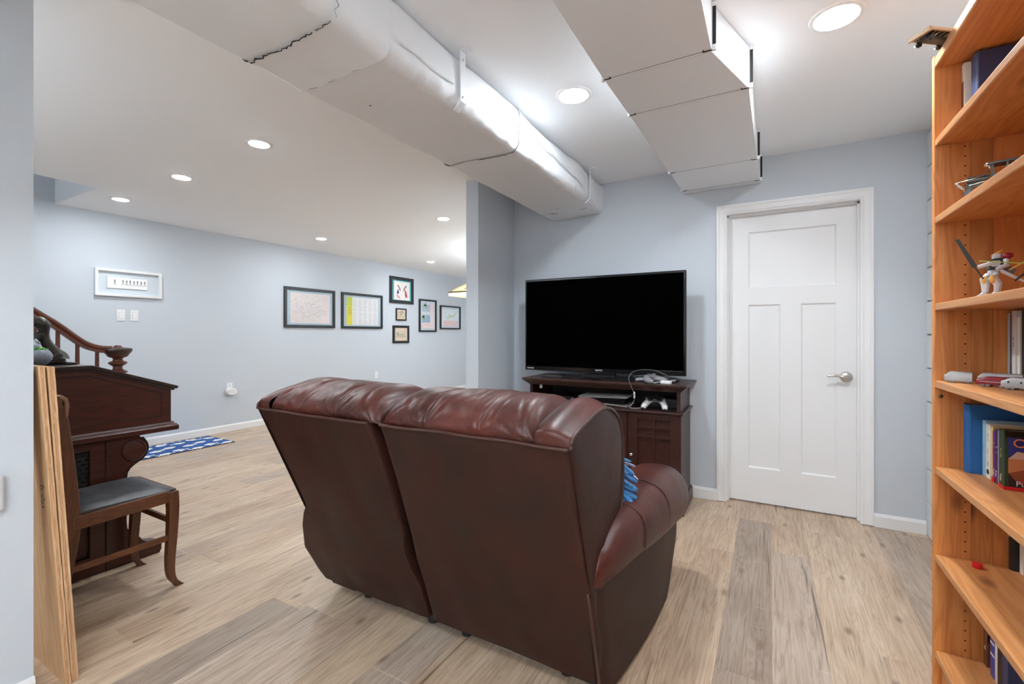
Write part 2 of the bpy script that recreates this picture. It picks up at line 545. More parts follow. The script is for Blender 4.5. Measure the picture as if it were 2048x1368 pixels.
M['gunmetal'] = mat('gunmetal', (0.06, 0.062, 0.055), 0.35, 0.8)
M['toy_white'] = mat('white_toy_plastic', (0.62, 0.60, 0.63), 0.45)
M['toy_dark'] = mat('dark_toy_plastic', (0.03, 0.027, 0.022), 0.5)
M['toy_gold'] = mat('gold_toy_plastic', (0.75, 0.42, 0.10), 0.4)
M['toy_green'] = mat('clear_green_rod', (0.5, 0.62, 0.12), 0.3)
M['tan'] = mat('tan_card', (0.62, 0.46, 0.32), 0.7)
M['paper'] = mat('book_page_paper', (0.62, 0.55, 0.44), 0.8, bump=0.3, bscale=400)
M['letter_white'] = mat('white_lettering', (0.8, 0.8, 0.8), 0.5)
M['letter_gold'] = mat('yellow_lettering', (0.62, 0.5, 0.1), 0.5)
M['letter_orange'] = mat('orange_lettering', (0.75, 0.25, 0.08), 0.5)
M['letter_pink'] = mat('pink_lettering', (0.72, 0.38, 0.46), 0.5)
M['letter_blue'] = mat('blue_lettering', (0.12, 0.32, 0.5), 0.5)
M['letter_black'] = mat('black_lettering', (0.02, 0.02, 0.02), 0.5)

# ------------------------------------------------------------------ setting
WX0, WX1 = -5.78, 0.815          # far pictured wall, block wall
YB, YF, YE = 3.57, -2.6, 9.2     # television wall, wall behind the camera, far end
CZ = 2.40
PX = -2.105                      # partition, left face; right face at -1.99
NX = -2.08                       # near wall on the left, face towards the room

floor = struct(MB().box(WX0 - .1, WX1 + .2, YF - .1, YE + .1, -0.10, -0.004).build('floor', M['subfloor']), 'wood-look plank floor in pale tan and grey running towards the door wall')
PW, PLN = 0.178, 1.52
proto = {}


def plank_mesh(w, l):
    key = (round(w, 3), round(l, 3))
    if key not in proto:
        c = 0.0011
        b = MB()
        P = [[(0, 0, -.004), (w, 0, -.004), (w, l, -.004), (0, l, -.004)], [(0, 0, -c), (w, 0, -c), (w, l, -c), (0, l, -c)],
             [(c, c, 0), (w - c, c, 0), (w - c, l - c, 0), (c, l - c, 0)]]
        b.grid(P, cv=True, cap=True)
        me = bpy.data.meshes.new('plank')
        me.from_pydata(b.v, [], b.f)
        bm = bmesh.new(); bm.from_mesh(me); bmesh.ops.recalc_face_normals(bm, faces=bm.faces); bm.to_mesh(me); bm.free()
        me.materials.append(M['floor'])
        proto[key] = me
    return proto[key]


def in_view(x, y):
    fx, fy, rx, ry = -0.4912, 0.8710, 0.8710, 0.4912
    t = x * fx + y * fy
    if t < 0.9: return None
    s = (x * rx + y * ry) / t
    return t if abs(s) < 1.22 else None


rp = random.Random(11)
cand = []
k0, k1 = math.floor((WX0 - .006) / PW), math.ceil((WX1 - .006) / PW)
for k in range(k0, k1):
    xa, xb = max(WX0, .006 + k * PW), min(WX1, .006 + (k + 1) * PW)
    if xb - xa < .01: continue
    y = YF - rp.random() * PLN
    if k == -1: y = 3.30 - 5 * PLN
    if k == -11: y = 1.27 - 4 * PLN
    while y < YE:
        ya, yb = max(y, YF), min(y + PLN, YE)
        if xb > -1.99 and ya < YB + .16: yb = min(yb, YB + .16)
        y += PLN
        if xb > -1.99 and ya >= YB + .16: continue
        if yb - ya < .02: continue
        pts = [in_view(px, py) for px in (xa, xb) for py in (ya, (ya + yb) / 2, yb)]
        pts = [q for q in pts if q]
        tone = rp.random() * .80
        if (k == -1 and 1.7 < yb < 3.4) or (k == -11 and 1.2 < yb < 1.4): tone = .93
        cand.append((min(pts) if pts else 99.0, xa, xb, ya, yb, tone))
cand.sort()
far = MB(); far_r = []
for i, (d, xa, xb, ya, yb, tone) in enumerate(cand):
    if i < 250 and d < 6.5:
        o = bpy.data.objects.new('plank', plank_mesh(xb - xa, yb - ya))
        COL.objects.link(o); o.parent = floor; o.location = (xa, ya, 0); o.color = (tone, tone, tone, 1)
    else:
        b = len(far.f)
        far.box(xa + .0006, xb - .0006, ya + .0006, yb - .0006, -.004, 0)
        far_r += [tone] * (len(far.f) - b)
fo = far.build('distant_planks', M['floor_far'], floor)
fo['kind'] = 'stuff'
fa = fo.data.attributes.new('rnd', 'FLOAT', 'FACE')
for i, r in enumerate(far_r): fa.data[i].value = r

# ceiling, with the open stairwell in the far left corner
SX, SY = -4.845, 1.615
struct(MB().box(SX, WX1 + .2, YF - .1, YE + .1, CZ, CZ + .12).box(WX0 - .1, SX, SY, YE + .1, CZ, CZ + .12).build('ceiling', M['ceiling']), 'flat white ceiling')
struct(MB().box(WX0 - .1, SX + .1, SY, SY + .1, CZ + .12, 4.2).box(SX, SX + .1, YF, SY, CZ + .12, 4.2).build('wall_stairwell', M['ceiling']))
struct(MB().box(WX0 - .1, SX + .1, YF - .1, SY + .1, 4.2, 4.3).build('ceiling_stairwell', M['ceiling']))
# walls
struct(MB().box(WX0 - .1, WX0, YF, YE, 0, CZ).box(WX0 - .1, WX0, YF, SY, CZ, 4.2).build('wall_far', M['wall']), 'long pale blue-grey wall with the pictures')
DX0, DX1, DZ = -0.268, 0.495, 2.032           # door opening
struct(MB().box(PX, DX0, YB, YB + .115, 0, CZ).box(DX1, WX1 + .2, YB, YB + .115, 0, CZ).box(DX0, DX1, YB, YB + .115, DZ, CZ).build('wall_back', M['wall']), 'blue-grey wall behind the television and door')
struct(MB().box(PX, -1.99, 2.99, YB, 0, CZ).box(PX, -1.99, YB + .115, YE, 0, CZ).build('wall_partition', M['wall']), 'short blue-grey wall end left of the television')
struct(MB().box(-2.195, NX, YF, .53, 0, CZ).build('wall_left', M['wall']), 'blue-grey wall at the left edge')
struct(MB().box(WX0 - .1, WX1 + .2, YF - .1, YF, 0, CZ).box(WX0 - .1, SX + .1, YF - .1, YF, CZ, 4.2).build('wall_front', M['wall']))
struct(MB().box(WX0 - .1, PX, YE, YE + .1, 0, CZ).build('wall_end', M['wall']))
wr = struct(MB().box(WX1 + .012, WX1 + .2, YF, YB, 0, CZ).build('wall_right', M['block']), 'white painted concrete block wall behind the bookcase')
me_b = None
row = 0
z = 0.0
while z < CZ - .05:
    y = YB - .4 + (0 if row % 2 else .2)
    while y > 0.9:
        if y + .398 <= YB + .201:
            w = min(.39, YB - y)
            if me_b is None:
                o = MB().box(0, .02, .004, .394, .004, .1935).build('concrete_block', M['block'], wr, bevel=.004)
                me_b = o
            else:
                o = me_b.copy(); COL.objects.link(o); o.parent = wr
            o.scale = (1, w / .398 if w < .39 else 1, 1)
            o.location = (WX1 - .006, y, z)
        y -= .4
    row += 1
    z += .1975
# baseboards
b = MB()
for a0, a1 in ((-1.976, -.331), (.558, WX1 - .008)):
    b.prism([(YB, 0), (YB - .014, 0), (YB - .014, .066), (YB - .006, .083), (YB, .083)], 'x', a0, a1)
struct(b.build('baseboard_back', M['white'], bevel=.0015), 'white baseboard beside the door')
b = MB().prism([(WX0, 0), (WX0 + .014, 0), (WX0 + .014, .066), (WX0 + .006, .083), (WX0, .083)], 'y', SY + .02, YE)
struct(b.build('baseboard_far', M['white'], bevel=.0015), 'white baseboard along the pictured wall')
b = MB().prism([(NX, 0), (NX + .014, 0), (NX + .014, .066), (NX + .006, .083), (NX, .083)], 'y', YF, .532)
struct(b.build('baseboard_left', M['white'], bevel=.0015), 'white baseboard of the left wall end')
b = MB().prism([(-1.99, 0), (-1.976, 0), (-1.976, .066), (-1.984, .083), (-1.99, .083)], 'y', 2.976, YB)
b.prism([(2.99, 0), (2.976, 0), (2.976, .066), (2.984, .083), (2.99, .083)], 'x', PX, -1.976)
struct(b.build('baseboard_partition', M['white'], bevel=.0015))

# door with casing
YD = 3.638
d1 = struct(MB().box(DX0 + .004, DX1 - .004, YD + .012, YD + .04, .012, DZ - .012).build('door_1', M['door']), 'white three-panel craftsman door, closed')
# raised frame around three sunk panels: stiles and rails stand proud of the core
PXS = (-.135, .062, .181, .378)
b = MB()
def rail_box(x0, x1, z0, z1): b.box(x0, x1, YD, YD + .014, z0, z1)
rail_box(DX0 + .004, PXS[0], .012, DZ - .012); rail_box(PXS[3], DX1 - .004, .012, DZ - .012)
rail_box(PXS[0], PXS[3], 1.908, DZ - .012); rail_box(PXS[0], PXS[3], 1.395, 1.515); rail_box(PXS[0], PXS[3], .012, .249)
rail_box(PXS[1], PXS[2], .249, 1.395)
b.build('door_frame', M['door'], d1)
for (x0, x1, z0, z1) in ((PXS[0], PXS[3], 1.515, 1.908), (PXS[0], PXS[1], .249, 1.395), (PXS[2], PXS[3], .249, 1.395)):
    b = MB()
    i = .010
    P = [[(x0, YD + .0005, z0), (x1, YD + .0005, z0), (x1, YD + .0005, z1), (x0, YD + .0005, z1)],
         [(x0 + i, YD + .0095, z0 + i), (x1 - i, YD + .0095, z0 + i), (x1 - i, YD + .0095, z1 - i), (x0 + i, YD + .0095, z1 - i)]]
    b.grid(P, cv=True)
    b.add(P[1], [(0, 1, 2, 3)])
    b.build('door_panel', M['door'], d1)
h = MB().lathe([(.004, -.016), (.022, -.015), (.030, -.010), (.034, -.003), (.034, .0)], (.429, YD, .912), 'y', 28).build('door_handle', M['nickel'], d1, smooth=35)
h['label'] = 'satin nickel lever handle'
lv = smoothpath([(.429, YD - .012, .914), (.429, YD - .045, .914), (.415, YD - .055, .915), (.385, YD - .056, .922), (.355, YD - .056, .924), (.33, YD - .056, .918), (.322, YD - .056, .921)], 26)
MB().tube(lv, [.012] * 6 + [.0105] * 5 + [.0085] * 7 + [.007] * 5 + [.005] * 3, 10).build('lever', M['nickel'], h, smooth=True)
MB().box(.448, .455, YD - .0115, YD - .0095, .910, .9125).build('keyhole', M['black_gap'], h)
# jambs and stops
b2 = MB()
b2.box(DX0 - .001, DX0 + .001, YB, YB + .115, 0.004, DZ).box(DX1 - .001, DX1 + .001, YB, YB + .115, 0.004, DZ).box(DX0, DX1, YB, YB + .115, DZ - .001, DZ + .001)
b2.box(DX0, DX0 + .012, YD - .030, YD - .004, .004, DZ - .001).box(DX1 - .012, DX1, YD - .030, YD - .004, .004, DZ - .001).box(DX0, DX1, YD - .030, YD - .004, DZ - .012, DZ)
struct(b2.build('trim_1', M['white']), 'white door jamb and stop')
CX0, CX1, CZT = -.332, .558, 2.098
b = MB()
steps = [(0, .017), (.015, .017), (.019, .014), (.046, .012), (.052, .014), (.060, .0095), (.066, .0095)]
for i in range(len(steps) - 1):
    o0, t0 = steps[i]; o1, t1 = steps[i + 1]
    def frame_pts(o, t):
        return [(CX0 + o, YB - t, .006), (CX0 + o, YB - t, CZT - o), (CX1 - o, YB - t, CZT - o), (CX1 - o, YB - t, .006)]
    b.grid([frame_pts(o0, t0), frame_pts(o1, t1)])
o0, o1 = 0, .066
def fp(o, y): return [(CX0 + o, y, .006), (CX0 + o, y, CZT - o), (CX1 - o, y, CZT - o), (CX1 - o, y, .006)]
b.grid([fp(0, YB - .017), fp(0, YB)]); b.grid([fp(.066, YB - .0095), fp(.066, YB)])
for xs in ((CX0, CX0 + .066), (CX1 - .066, CX1)): b.add([(xs[0], YB - .017, .006), (xs[1], YB - .0095, .006), (xs[1], YB, .006), (xs[0], YB, .006)], [(0, 1, 2, 3)])
struct(b.build('trim_2', M['white']), 'white stepped door casing')

# recessed lights
def light(x, y, r, m, label):
    t = thing('ceiling_light', label, 'ceiling light', (x, y, CZ), 'recessed ceiling lights')
    MB().lathe([(r, -.0035), (r + .004, -.007), (r + .016, -.005), (r + .020, 0)], (x, y, CZ), 'z', 40).build('trim_ring', M['lampwhite'], t, smooth=30)
    MB().lathe([(r + .001, -.0036), (r - .001, -.0065), (r * .9, -.0085), (r * .6, -.0095), (.002, -.010)], (x, y, CZ), 'z', 40).build('diffuser', m, t, smooth=30)
    return t
light(-.866, 2.17, .070, M['lamp'], 'round ceiling light between the two ducts')
light(.22, 2.125, .070, M['lamp'], 'large round ceiling light nearest the bookcase')
light(-.866, -.35, .070, M['lamp_back'], 'added round ceiling light, unseen behind the camera, left')  # first of four unseen ceiling lights added behind the camera
light(.30, -.35, .070, M['lamp'], 'added round ceiling light, unseen behind the camera, right')
light(-.866, -1.9, .070, M['lamp_back'], 'added round ceiling light, unseen by the rear wall, left')
light(.30, -1.9, .070, M['lamp'], 'added round ceiling light, unseen by the rear wall, right')
light(-2.827, 1.742, .056, M['lamp_far'], 'small ceiling light nearest the wrapped duct, first of the slanting row')
light(-3.95, 1.82, .056, M['lamp_far'], 'small ceiling light in the middle of the slanting row of three')
light(-5.07, 1.85, .056, M['lamp_far'], 'small ceiling light nearest the stairwell opening')
light(-2.98, 3.82, .056, M['lamp_far'], 'small ceiling light nearest the wall end by the television')
light(-4.95, 3.86, .056, M['lamp_far'], 'small ceiling light above the first framed map')
light(-3.0, 6.0, .056, M['lamp_far'], 'small ceiling light deep in the far room, right')
light(-4.95, 6.0, .056, M['lamp_far'], 'small ceiling light deep in the far room, left')
light(-4.0, 8.2, .056, M['lamp_far'], 'small ceiling light at the far end of the room')
light(-3.4, -.6, .056, M['lamp_far'], 'small ceiling light behind the left wall')

# ------------------------------------------------------------------ ducts under the ceiling
def duct_ring(y, x0, x1, z0, z1, r, seed, amp, n=72):
    """Closed rounded outline with a soft, puckered skin."""
    pts = []
    w, h = x1 - x0, z1 - z0
    segs = []
    def arc(cx, cz, a0, a1, k):
        for i in range(k + 1):
            a = math.radians(a0 + (a1 - a0) * i / k)
            segs.append((cx + r * math.cos(a), cz + r * math.sin(a)))
    arc(x1 - r, z0 + r, -90, 0, 8)
    for i in range(1, 10): segs.append((x1, z0 + r + (h - 2 * r) * i / 10))
    arc(x1 - r, z1 - r, 0, 90, 5)
    for i in range(1, 4): segs.append((x1 - r - (w - 2 * r) * i / 4, z1))
    arc(x0 + r, z1 - r, 90, 180, 5)
    for i in range(1, 10): segs.append((x0, z1 - r - (h - 2 * r) * i / 10))
    arc(x0 + r, z0 + r, 180, 270, 8)
    for i in range(1, 22): segs.append((x0 + r + (w - 2 * r) * i / 22, z0))
    cx, cz = (x0 + x1) / 2, (z0 + z1) / 2
    for (x, z) in segs:
        v = Vector((x - cx, 0, z - cz))
        L = v.length
        nrm = v / L
        d = noise.noise(Vector((x * 3.2 + seed, y * 3.0, z * 4))) * amp * 1.2
        # pucker along the lower right corner where the skin is pulled tight
        edge = math.exp(-(((z - z0 - .03) / .05) ** 2) - (((x - x1) / .09) ** 2))
        d += edge * (noise.noise(Vector((y * 34, z * 9, seed))) * .0075 + noise.noise(Vector((y * 14 + z * 16, 0, seed))) * .006)
        d += noise.noise(Vector((x * 9, y * 5 + x * 6, z * 8 + seed))) * amp * .45
        p = Vector((x, y, z)) + nrm * d
        if p.z > CZ - .003: p.z = CZ - .003
        pts.append(tuple(p))
    return pts


DU = thing('insulated_duct', 'long white cloth-wrapped duct under the ceiling, cracked at its seams', 'duct', (-1.4, 0, 2.15))
DXA, DXB, DZ0, DZ1 = -1.655, -1.155, 2.158, 2.392
cuts = [(-2.58, .962), (.952, 1.178), (1.168, 2.126), (2.116, 3.342), (3.330, 3.566)]
for k, (ya, yb) in enumerate(cuts):
    n = max(8, int((yb - ya) / .020))
    P = []
    for i in range(n + 1):
        y = ya + (yb - ya) * i / n
        e = min((y - ya) / .05, (yb - y) / .05, 1.0)
        lip = (.0045 if k % 2 else -.001) * (1 - e)
        ring = duct_ring(y, DXA - lip + (.006 if k == 4 else 0), DXB + lip - .01 * (k == 4), DZ0 - lip, DZ1, .055, 3.0, .011)
        P.append(ring)
    MB().grid(P, cv=True).build('wrap_section', M['wrap'], DU, smooth=True)
# ragged dark cracks where the wrap has split at a seam: they follow the skin round the underside
def crack(y, lip, spans, wob):
    ring = duct_ring(y, DXA - lip, DXB + lip, DZ0 - lip, DZ1, .055, 3.0, .011)
    m_ = len(ring)
    order = [ring[i % m_] for i in range(m_ - 22, m_ + 16)]           # left bottom corner -> underside -> right side
    fine_ = smoothpath(order, 240)
    for (a_, b_, w_) in spans:
        pts, rad = [], []
        for i in range(int(a_ * 239), int(b_ * 239)):
            p = fine_[i]
            out_ = Vector((0, 0, -1)) if i < 150 else Vector((.8, 0, -.6))
            pts.append(p + out_ * .0012 + Vector((0, noise.noise(Vector((i * .11, y, 0))) * wob + noise.noise(Vector((i * .4, y, 4))) * wob * .5, 0)))
            rad.append(max(.0004, w_ * (.35 + .9 * abs(noise.noise(Vector((i * .23, y, 2)))) * (1 if noise.noise(Vector((i * .07, y, 9))) > -.15 else .35))))
        if len(pts) > 3: MB().tube(pts, rad, 5).build('crack', M['black_gap'], DU)
crack(.957, .0045, [(.0, .50, .0036), (.52, .66, .0022), (.70, .92, .0012)], .012)
crack(1.173, .0045, [(.05, .12, .0009), (.22, .28, .0008), (.40, .46, .0008)], .008)
crack(2.121, .0045, [(.0, .13, .0010), (.30, .56, .0022)], .010)
crack(3.336, .0045, [(.10, .22, .0026), (.50, .58, .0022)], .006)
for y in (1.60, 3.20):
    zz = DZ0 + .002
    b = MB().box(DXB + .008, DXB + .0125, y - .017, y + .017, zz + .02, CZ - .002)
    b.box(DXB + .006, DXB + .05, y - .017, y + .017, CZ - .006, CZ - .0005)
    b.prism([(DXB + .008, zz + .02), (DXB + .0125, zz + .02), (DXB - .02, zz - .012), (DXB - .03, zz - .010)], 'y', y - .017, y + .017)
    st = b.build('hanger_strap', M['duct'], DU)
    for zz2 in (2.36, 2.2): MB().lathe([(.005, 0), (.005, .003), (.002, .004)], (DXB + .0125, y, zz2), 'x', 10).build('screw', M['nickel'], st)
# lengthwise overlaps of the wrap
for pts in ([(DXB + .003, 1.22 + i * .04, 2.225 + .004 * math.sin(i)) for i in range(9)], [(DXB + .006, 2.14 + i * .05, 2.285 - .05 * (i / 18) ** 2 + .004 * math.sin(i * 1.7)) for i in range(19)]):
    b = MB()
    b.grid([[(p[0] + .006, p[1], p[2] + .010), (p[0] + .010, p[1], p[2] + .001), (p[0] + .003, p[1], p[2] - .002)] for p in pts])
    b.build('wrap_overlap', M['wrap'], DU, smooth=True)
# dark torn spots
for (x, y, a, L) in ((-1.46, 1.38, .3, .012), (-1.42, 3.22, .1, .03), (-1.47, 3.345, .05, .05)):
    MB().add([(x - L / 2, y - .003 - a * L / 2, DZ0 - .010), (x + L / 2, y + a * L / 2 - .002, DZ0 - .010), (x + L / 2, y + a * L / 2 + .003, DZ0 - .010), (x - L / 2, y + .004 - a * L / 2, DZ0 - .010)], [(0, 1, 2, 3)]).build('tear', M['black_gap'], DU)

D2 = thing('metal_duct', 'white painted box duct of flat panels widening towards the door wall', 'duct', (-.35, 0, 2.22))
Z0 = 2.222
def duct_sec(q, name='duct_section'):
    """q: bottom corners (x0,y0),(x1,y0),(x1b,y1),(x0b,y1)"""
    (a, b_, c, d) = q
    m_ = MB().prism([a, b_, c, d], 'z', Z0, CZ - .001)
    return m_.build(name, M['duct'], D2, bevel=.003)
secs = [((-.592, YF), (-.184, YF), (-.184, 1.812), (-.588, 1.812)), ((-.588, 1.818), (-.184, 1.818), (-.076, 2.165), (-.578, 2.165)),
        ((-.578, 2.171), (-.076, 2.171), (-.066, 3.068), (-.560, 3.068)), ((-.560, 3.074), (-.066, 3.074), (-.058, YB - .001), (-.552, YB - .001))]
for q in secs: duct_sec(q)
for y, x0, x1 in ((1.815, -.588, -.184), (2.168, -.578, -.076), (3.071, -.560, -.066), (3.50, -.553, -.059)):
    b = MB().box(x0 - .001, x1 + .001, y - .014, y, Z0 - .0008, Z0 + .01)
    b.box(x1 - .002, x1 + .014, y - .010, y - .002, Z0 - .001, CZ - .002).box(x0 - .010, x0 + .002, y - .012, y + .002, Z0 - .003, CZ - .002)
    c = b.build('joint_cleat', M['duct'], D2)
    b = MB()
    for xs, sg in ((x0, 1), (x1, -1)):
        b.box(min(xs, xs + sg * .030), max(xs, xs + sg * .030), y - .016, y - .011, Z0 - .0026, Z0 - .0009)
        b.box(xs + sg * .028 - .002, xs + sg * .028 + .002, y - .026, y - .011, Z0 - .0026, Z0 - .0009)
    b.box(x1 + .002, x1 + .0142, y - .0106, y - .0099, Z0 + .02, CZ - .02)
    b.box(x0 + .002, x1 - .002, y - .0148, y - .0138, Z0 - .0009, Z0 + .004)
    b.build('joint_shadow_gap', M['black_gap'], c)

# ------------------------------------------------------------------ loveseat
LS = thing('loveseat', 'dark brown leather reclining two-seat sofa seen from behind', 'sofa', (-1.15, 1.8, 0))
def yb_(z): return 1.13 + (.88 - z) * .346

LEFT_EDGE = [(.07, -1.785), (.12, -1.82), (.22, -1.862), (.34, -1.822), (.42, -1.775), (.455, -1.742), (.5, -1.748), (.7, -1.797), (.88, -1.842)]
MIDL_EDGE = [(.07, -1.174), (.22, -1.172), (.28, -1.196), (.36, -1.208), (.45, -1.186), (.7, -1.192), (.88, -1.206)]
MIDR_EDGE = [(.07, -1.153), (.25, -1.150), (.35, -1.156), (.45, -1.150), (.7, -1.150), (.88, -1.156)]
RIGHT_EDGE = [(.07, -.474), (.1, -.470), (.2, -.459), (.33, -.461), (.42, -.456), (.5, -.464), (.7, -.460), (.88, -.457)]


def back_panel(le, re, seed, parent):
    b = MB()
    rows = []
    nz_, nx = 56, 44
    for i in range(nz_ + 1):
        z = .07 + (.88 - .07) * i / nz_
        xa, xb = lerp_tab(le, z), lerp_tab(re, z)
        y0 = yb_(z)
        row = [(xa + .012, y0 + .16, z), (xa + .002, y0 + .06, z), (xa, y0 + .016, z), (xa + .004, y0 + .005, z)]
        for j in range(nx + 1):
            u = j / nx
            x = xa + .012 + (xb - xa - .024) * u
            bul = -.016 * math.sin(math.pi * u) * math.sin(math.pi * min(1, (z - .02) / .86)) ** .7
            wv = noise.noise(Vector((x * 2.6, z * 1.6, seed))) * .010 + noise.noise(Vector((x * 7, z * 3.4 + x * 3, seed + 5))) * .0035
            low = math.exp(-((z - .1) / .12) ** 2)
            wv += low * noise.noise(Vector((x * 9, z * 6, seed + 9))) * .006
            top = math.exp(-((z - .875) / .012) ** 2) * -.004
            row.append((x, y0 + bul + wv + top, z + (noise.noise(Vector((x * 5, seed, 0))) * .006 if i in (0, 1, nz_) else 0)))
        row += [(xb - .004, y0 + .005, z), (xb, y0 + .016, z), (xb - .002, y0 + .06, z), (xb - .012, y0 + .16, z)]
        rows.append(row)
    # hem and top are turned inwards
    r0 = [(p[0], p[1] + .03, p[2] + .02) for p in rows[0]]
    r1 = [(p[0], p[1] + .03, p[2] - .015) for p in rows[-1]]
    b.grid([r0] + rows + [r1])
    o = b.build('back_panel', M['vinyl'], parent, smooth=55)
    # welt along the top seam
    w = [Vector(p) + Vector((0, -.003, .004)) for p in rows[-1][3:-3]]
    MB().tube(w, .0055, 6).build('welt', M['piping'], o, smooth=True)
    return o


PILLOW = [(1.131, .884), (1.112, .915), (1.138, .952), (1.205, .987), (1.295, 1.002), (1.40, .992), (1.49, .955), (1.55, .90), (1.575, .83), (1.57, .72), (1.56, .60), (1.60, .50)]


def headrest(xa, xb, seed, parent, open_l, open_r):
    prof = smoothpath([(0, p[0], p[1]) for p in PILLOW], 56)
    nx = 150
    P = []
    for i in range(nx + 1):
        u = i / nx
        x = xa + (xb - xa) * u
        e = min(u / .17 if open_l else u / .12, (1 - u) / .17 if open_r else (1 - u) / .12, 1.0)
        e = math.sin(e * math.pi / 2) ** .55
        row = []
        for j, p in enumerate(prof):
            s = j / (len(prof) - 1)
            py, pz = p.y, p.z
            k = (.62 + .38 * e)
            if s > .02:
                ck = min(1, s / .1)
                kk = 1 + (k - 1) * ck
                py = 1.36 + (py - 1.36) * (1 + (k - 1) * ck * .5)
                pz = .80 + (pz - .80) * kk
            # creases that fan out from the seam: at both ends and at the stitched lines
            W = abs(xb - xa)
            win = math.sin(math.pi * min(1, s / .62)) if s < .62 else 0
            soft = noise.noise(Vector((x * 5.5, s * 4, seed + 8)))
            d = soft * .011 * win
            for uc, n_, am, fall in ((0, 15, .012, .17), (0, 27, .005, .2), (1, 15, .012, .17), (1, 27, .005, .2), (.335, 12, .007, .12), (.675, 12, .007, .12), (.335, 23, .0035, .14), (.675, 23, .0035, .14)):
                du, dv = (u - uc) * W, s * .55
                r = math.hypot(du, dv)
                th = math.atan2(du, dv + .012)
                wob = noise.noise(Vector((r * 9, th * 2, seed + uc * 7))) * .55
                cr = (1 - abs(math.sin(th * n_ * .5 + wob * 2.2 + seed))) ** 3
                d -= am * cr * math.exp(-r / fall) * min(1, r / .02) * (1 if s < .75 else 0)
            d += noise.noise(Vector((x * 40, s * 16, seed + 3))) * .0012 * win
            for us in (.335, .675):
                d -= .0045 * math.exp(-((u - us - .012) / .0045) ** 2) * min(1, s * 12) + .003 * math.exp(-((u - us + .012) / .0045) ** 2) * min(1, s * 12)
                d -= .004 * math.exp(-((u - us) / .03) ** 2) * min(1, s * 6)
            nrm = Vector((0, py - 1.36, pz - .80)).normalized()
            row.append((x, py + nrm.y * d, pz + nrm.z * d))
        P.append(row)
    b = MB()
    b.grid(P, cap=True)
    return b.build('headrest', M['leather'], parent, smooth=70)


WING = [(1.128, .882), (1.138, .905), (1.18, .922), (1.255, .938), (1.35, .951), (1.427, .950), (1.508, .928), (1.573, .887), (1.607, .832), (1.617, .785), (1.615, .67), (1.585, .53), (1.52, .455), (1.40, .425), (1.292, .415)]


def wing(xo, xi, seed, parent, taper=0.0):
    """Roll of plain leather at the outer end of a backrest: band over the top, flat face on the side."""
    out = smoothpath([(0, p[0], p[1]) for p in WING], 60)
    sg = 1 if xi > xo else -1
    b = MB()
    P = []
    for k in range(9):
        u = k / 8
        x = xo + (xi - xo) * u
        row = []
        for j, p in enumerate(out):
            s = j / (len(out) - 1)
            v = Vector((0, p.y - 1.36, p.z - .72))
            L = v.length
            up = .026 * math.sin(u * math.pi * .55) * (1 if s < .55 else .3) * min(1, s * 9)
            w = noise.noise(Vector((x * 12, s * 7, seed))) * .004
            v = v * (1 + (up + w) / L)
            row.append((x + taper * min(1, max(0, (.90 - p.z) / .40)), 1.36 + v.y, .72 + v.z))
        P.append(row)
    b.grid(P)
    # side face, slightly domed
    c = Vector((xo, 1.38, .70))
    rings = [P[0]]
    for q in (.97, .85, .6, .35):
        rings.append([(p[0] * .5 + xo * .5 * (1 if not taper else 0) + (p[0] * .5 if taper else 0) - sg * .010 * math.sqrt(1 - q * q) + noise.noise(Vector((p[1] * 5, p[2] * 5, seed))) * .003 * q, c.y + (p[1] - c.y) * q, c.z + (p[2] - c.z) * q) for p in P[0]])
    b.add(rings[-1], [tuple(range(len(rings[-1])))])
    b.grid(rings, cv=True)
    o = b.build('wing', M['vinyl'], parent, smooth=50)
    pp = [Vector(p) + Vector((-sg * .002, (p[1] - 1.36) * .006, (p[2] - .72) * .006)) for p in P[0][:52]]
    MB().tube(pp, .0058, 6).build('piping', M['piping'], o, smooth=True)
    return o


def band(xo, xi, parent):
    """Glossier leather band over the top of a wing."""
    out = smoothpath([(0, p[0], p[1]) for p in WING], 60)[:40]
    P = []
    for k in range(13):
        u = k / 12
        x = xo + (xi - xo) * u
        row = []
        for j, p in enumerate(out):
            s = j / 39
            v = Vector((0, p.y - 1.36, p.z - .72))
            L = v.length
            up = .003 + (.030 * math.sin(min(1, u * 1.25) * math.pi * .62) - .05 * max(0, u - .8)) * min(1, s * 9)
            w = noise.noise(Vector((x * 9, s * 5, 2.0))) * .005 * min(1, s * 9)
            v = v * (1 + (up + w) / L)
            row.append((x, 1.36 + v.y, .72 + v.z))
        P.append(row)
    return MB().grid(P).build('wing_band', M['leather'], parent, smooth=True)


for (le, re, xa, xb, xo, xi, sd, ol, orr) in ((LEFT_EDGE, MIDL_EDGE, -1.768, -1.166, -1.842, -1.752, 1.0, False, True), (MIDR_EDGE, RIGHT_EDGE, -1.156, -.548, -.460, -.562, 4.0, True, False)):
    bp_ = back_panel(le, re, sd, LS)
    headrest(xa, xb, sd, LS, ol, orr)
    w_ = wing(xo, xi, sd, LS, .098 if xo < -1 else 0.0)
    band(xo, xi, w_)
    # dark inner body of the backrest
    MB().prism([(1.46, .12), (yb_(.82) + .09, .82), (1.50, .84), (1.52, .46), (1.52, .12)], 'x', max(min(xo, xi), -1.72) + .01 if xo < -1 else -1.13, -1.20 if xo < -1 else max(xo, xi) - .03).build('backrest_core', M['black'], LS)

ARM = [  # y, inner x, outer x, bottom z, top z (right-hand arm)
    (1.296, -.500, -.462, .414, .450), (1.32, -.53, -.440, .410, .505), (1.36, -.56, -.424, .408, .538), (1.5, -.585, -.390, .402, .575), (1.7, -.60, -.362, .380, .592),
    (1.9, -.61, -.342, .352, .597), (2.1, -.61, -.331, .318, .592), (2.25, -.61, -.332, .29, .572), (2.36, -.60, -.345, .27, .52), (2.40, -.57, -.38, .28, .44)]


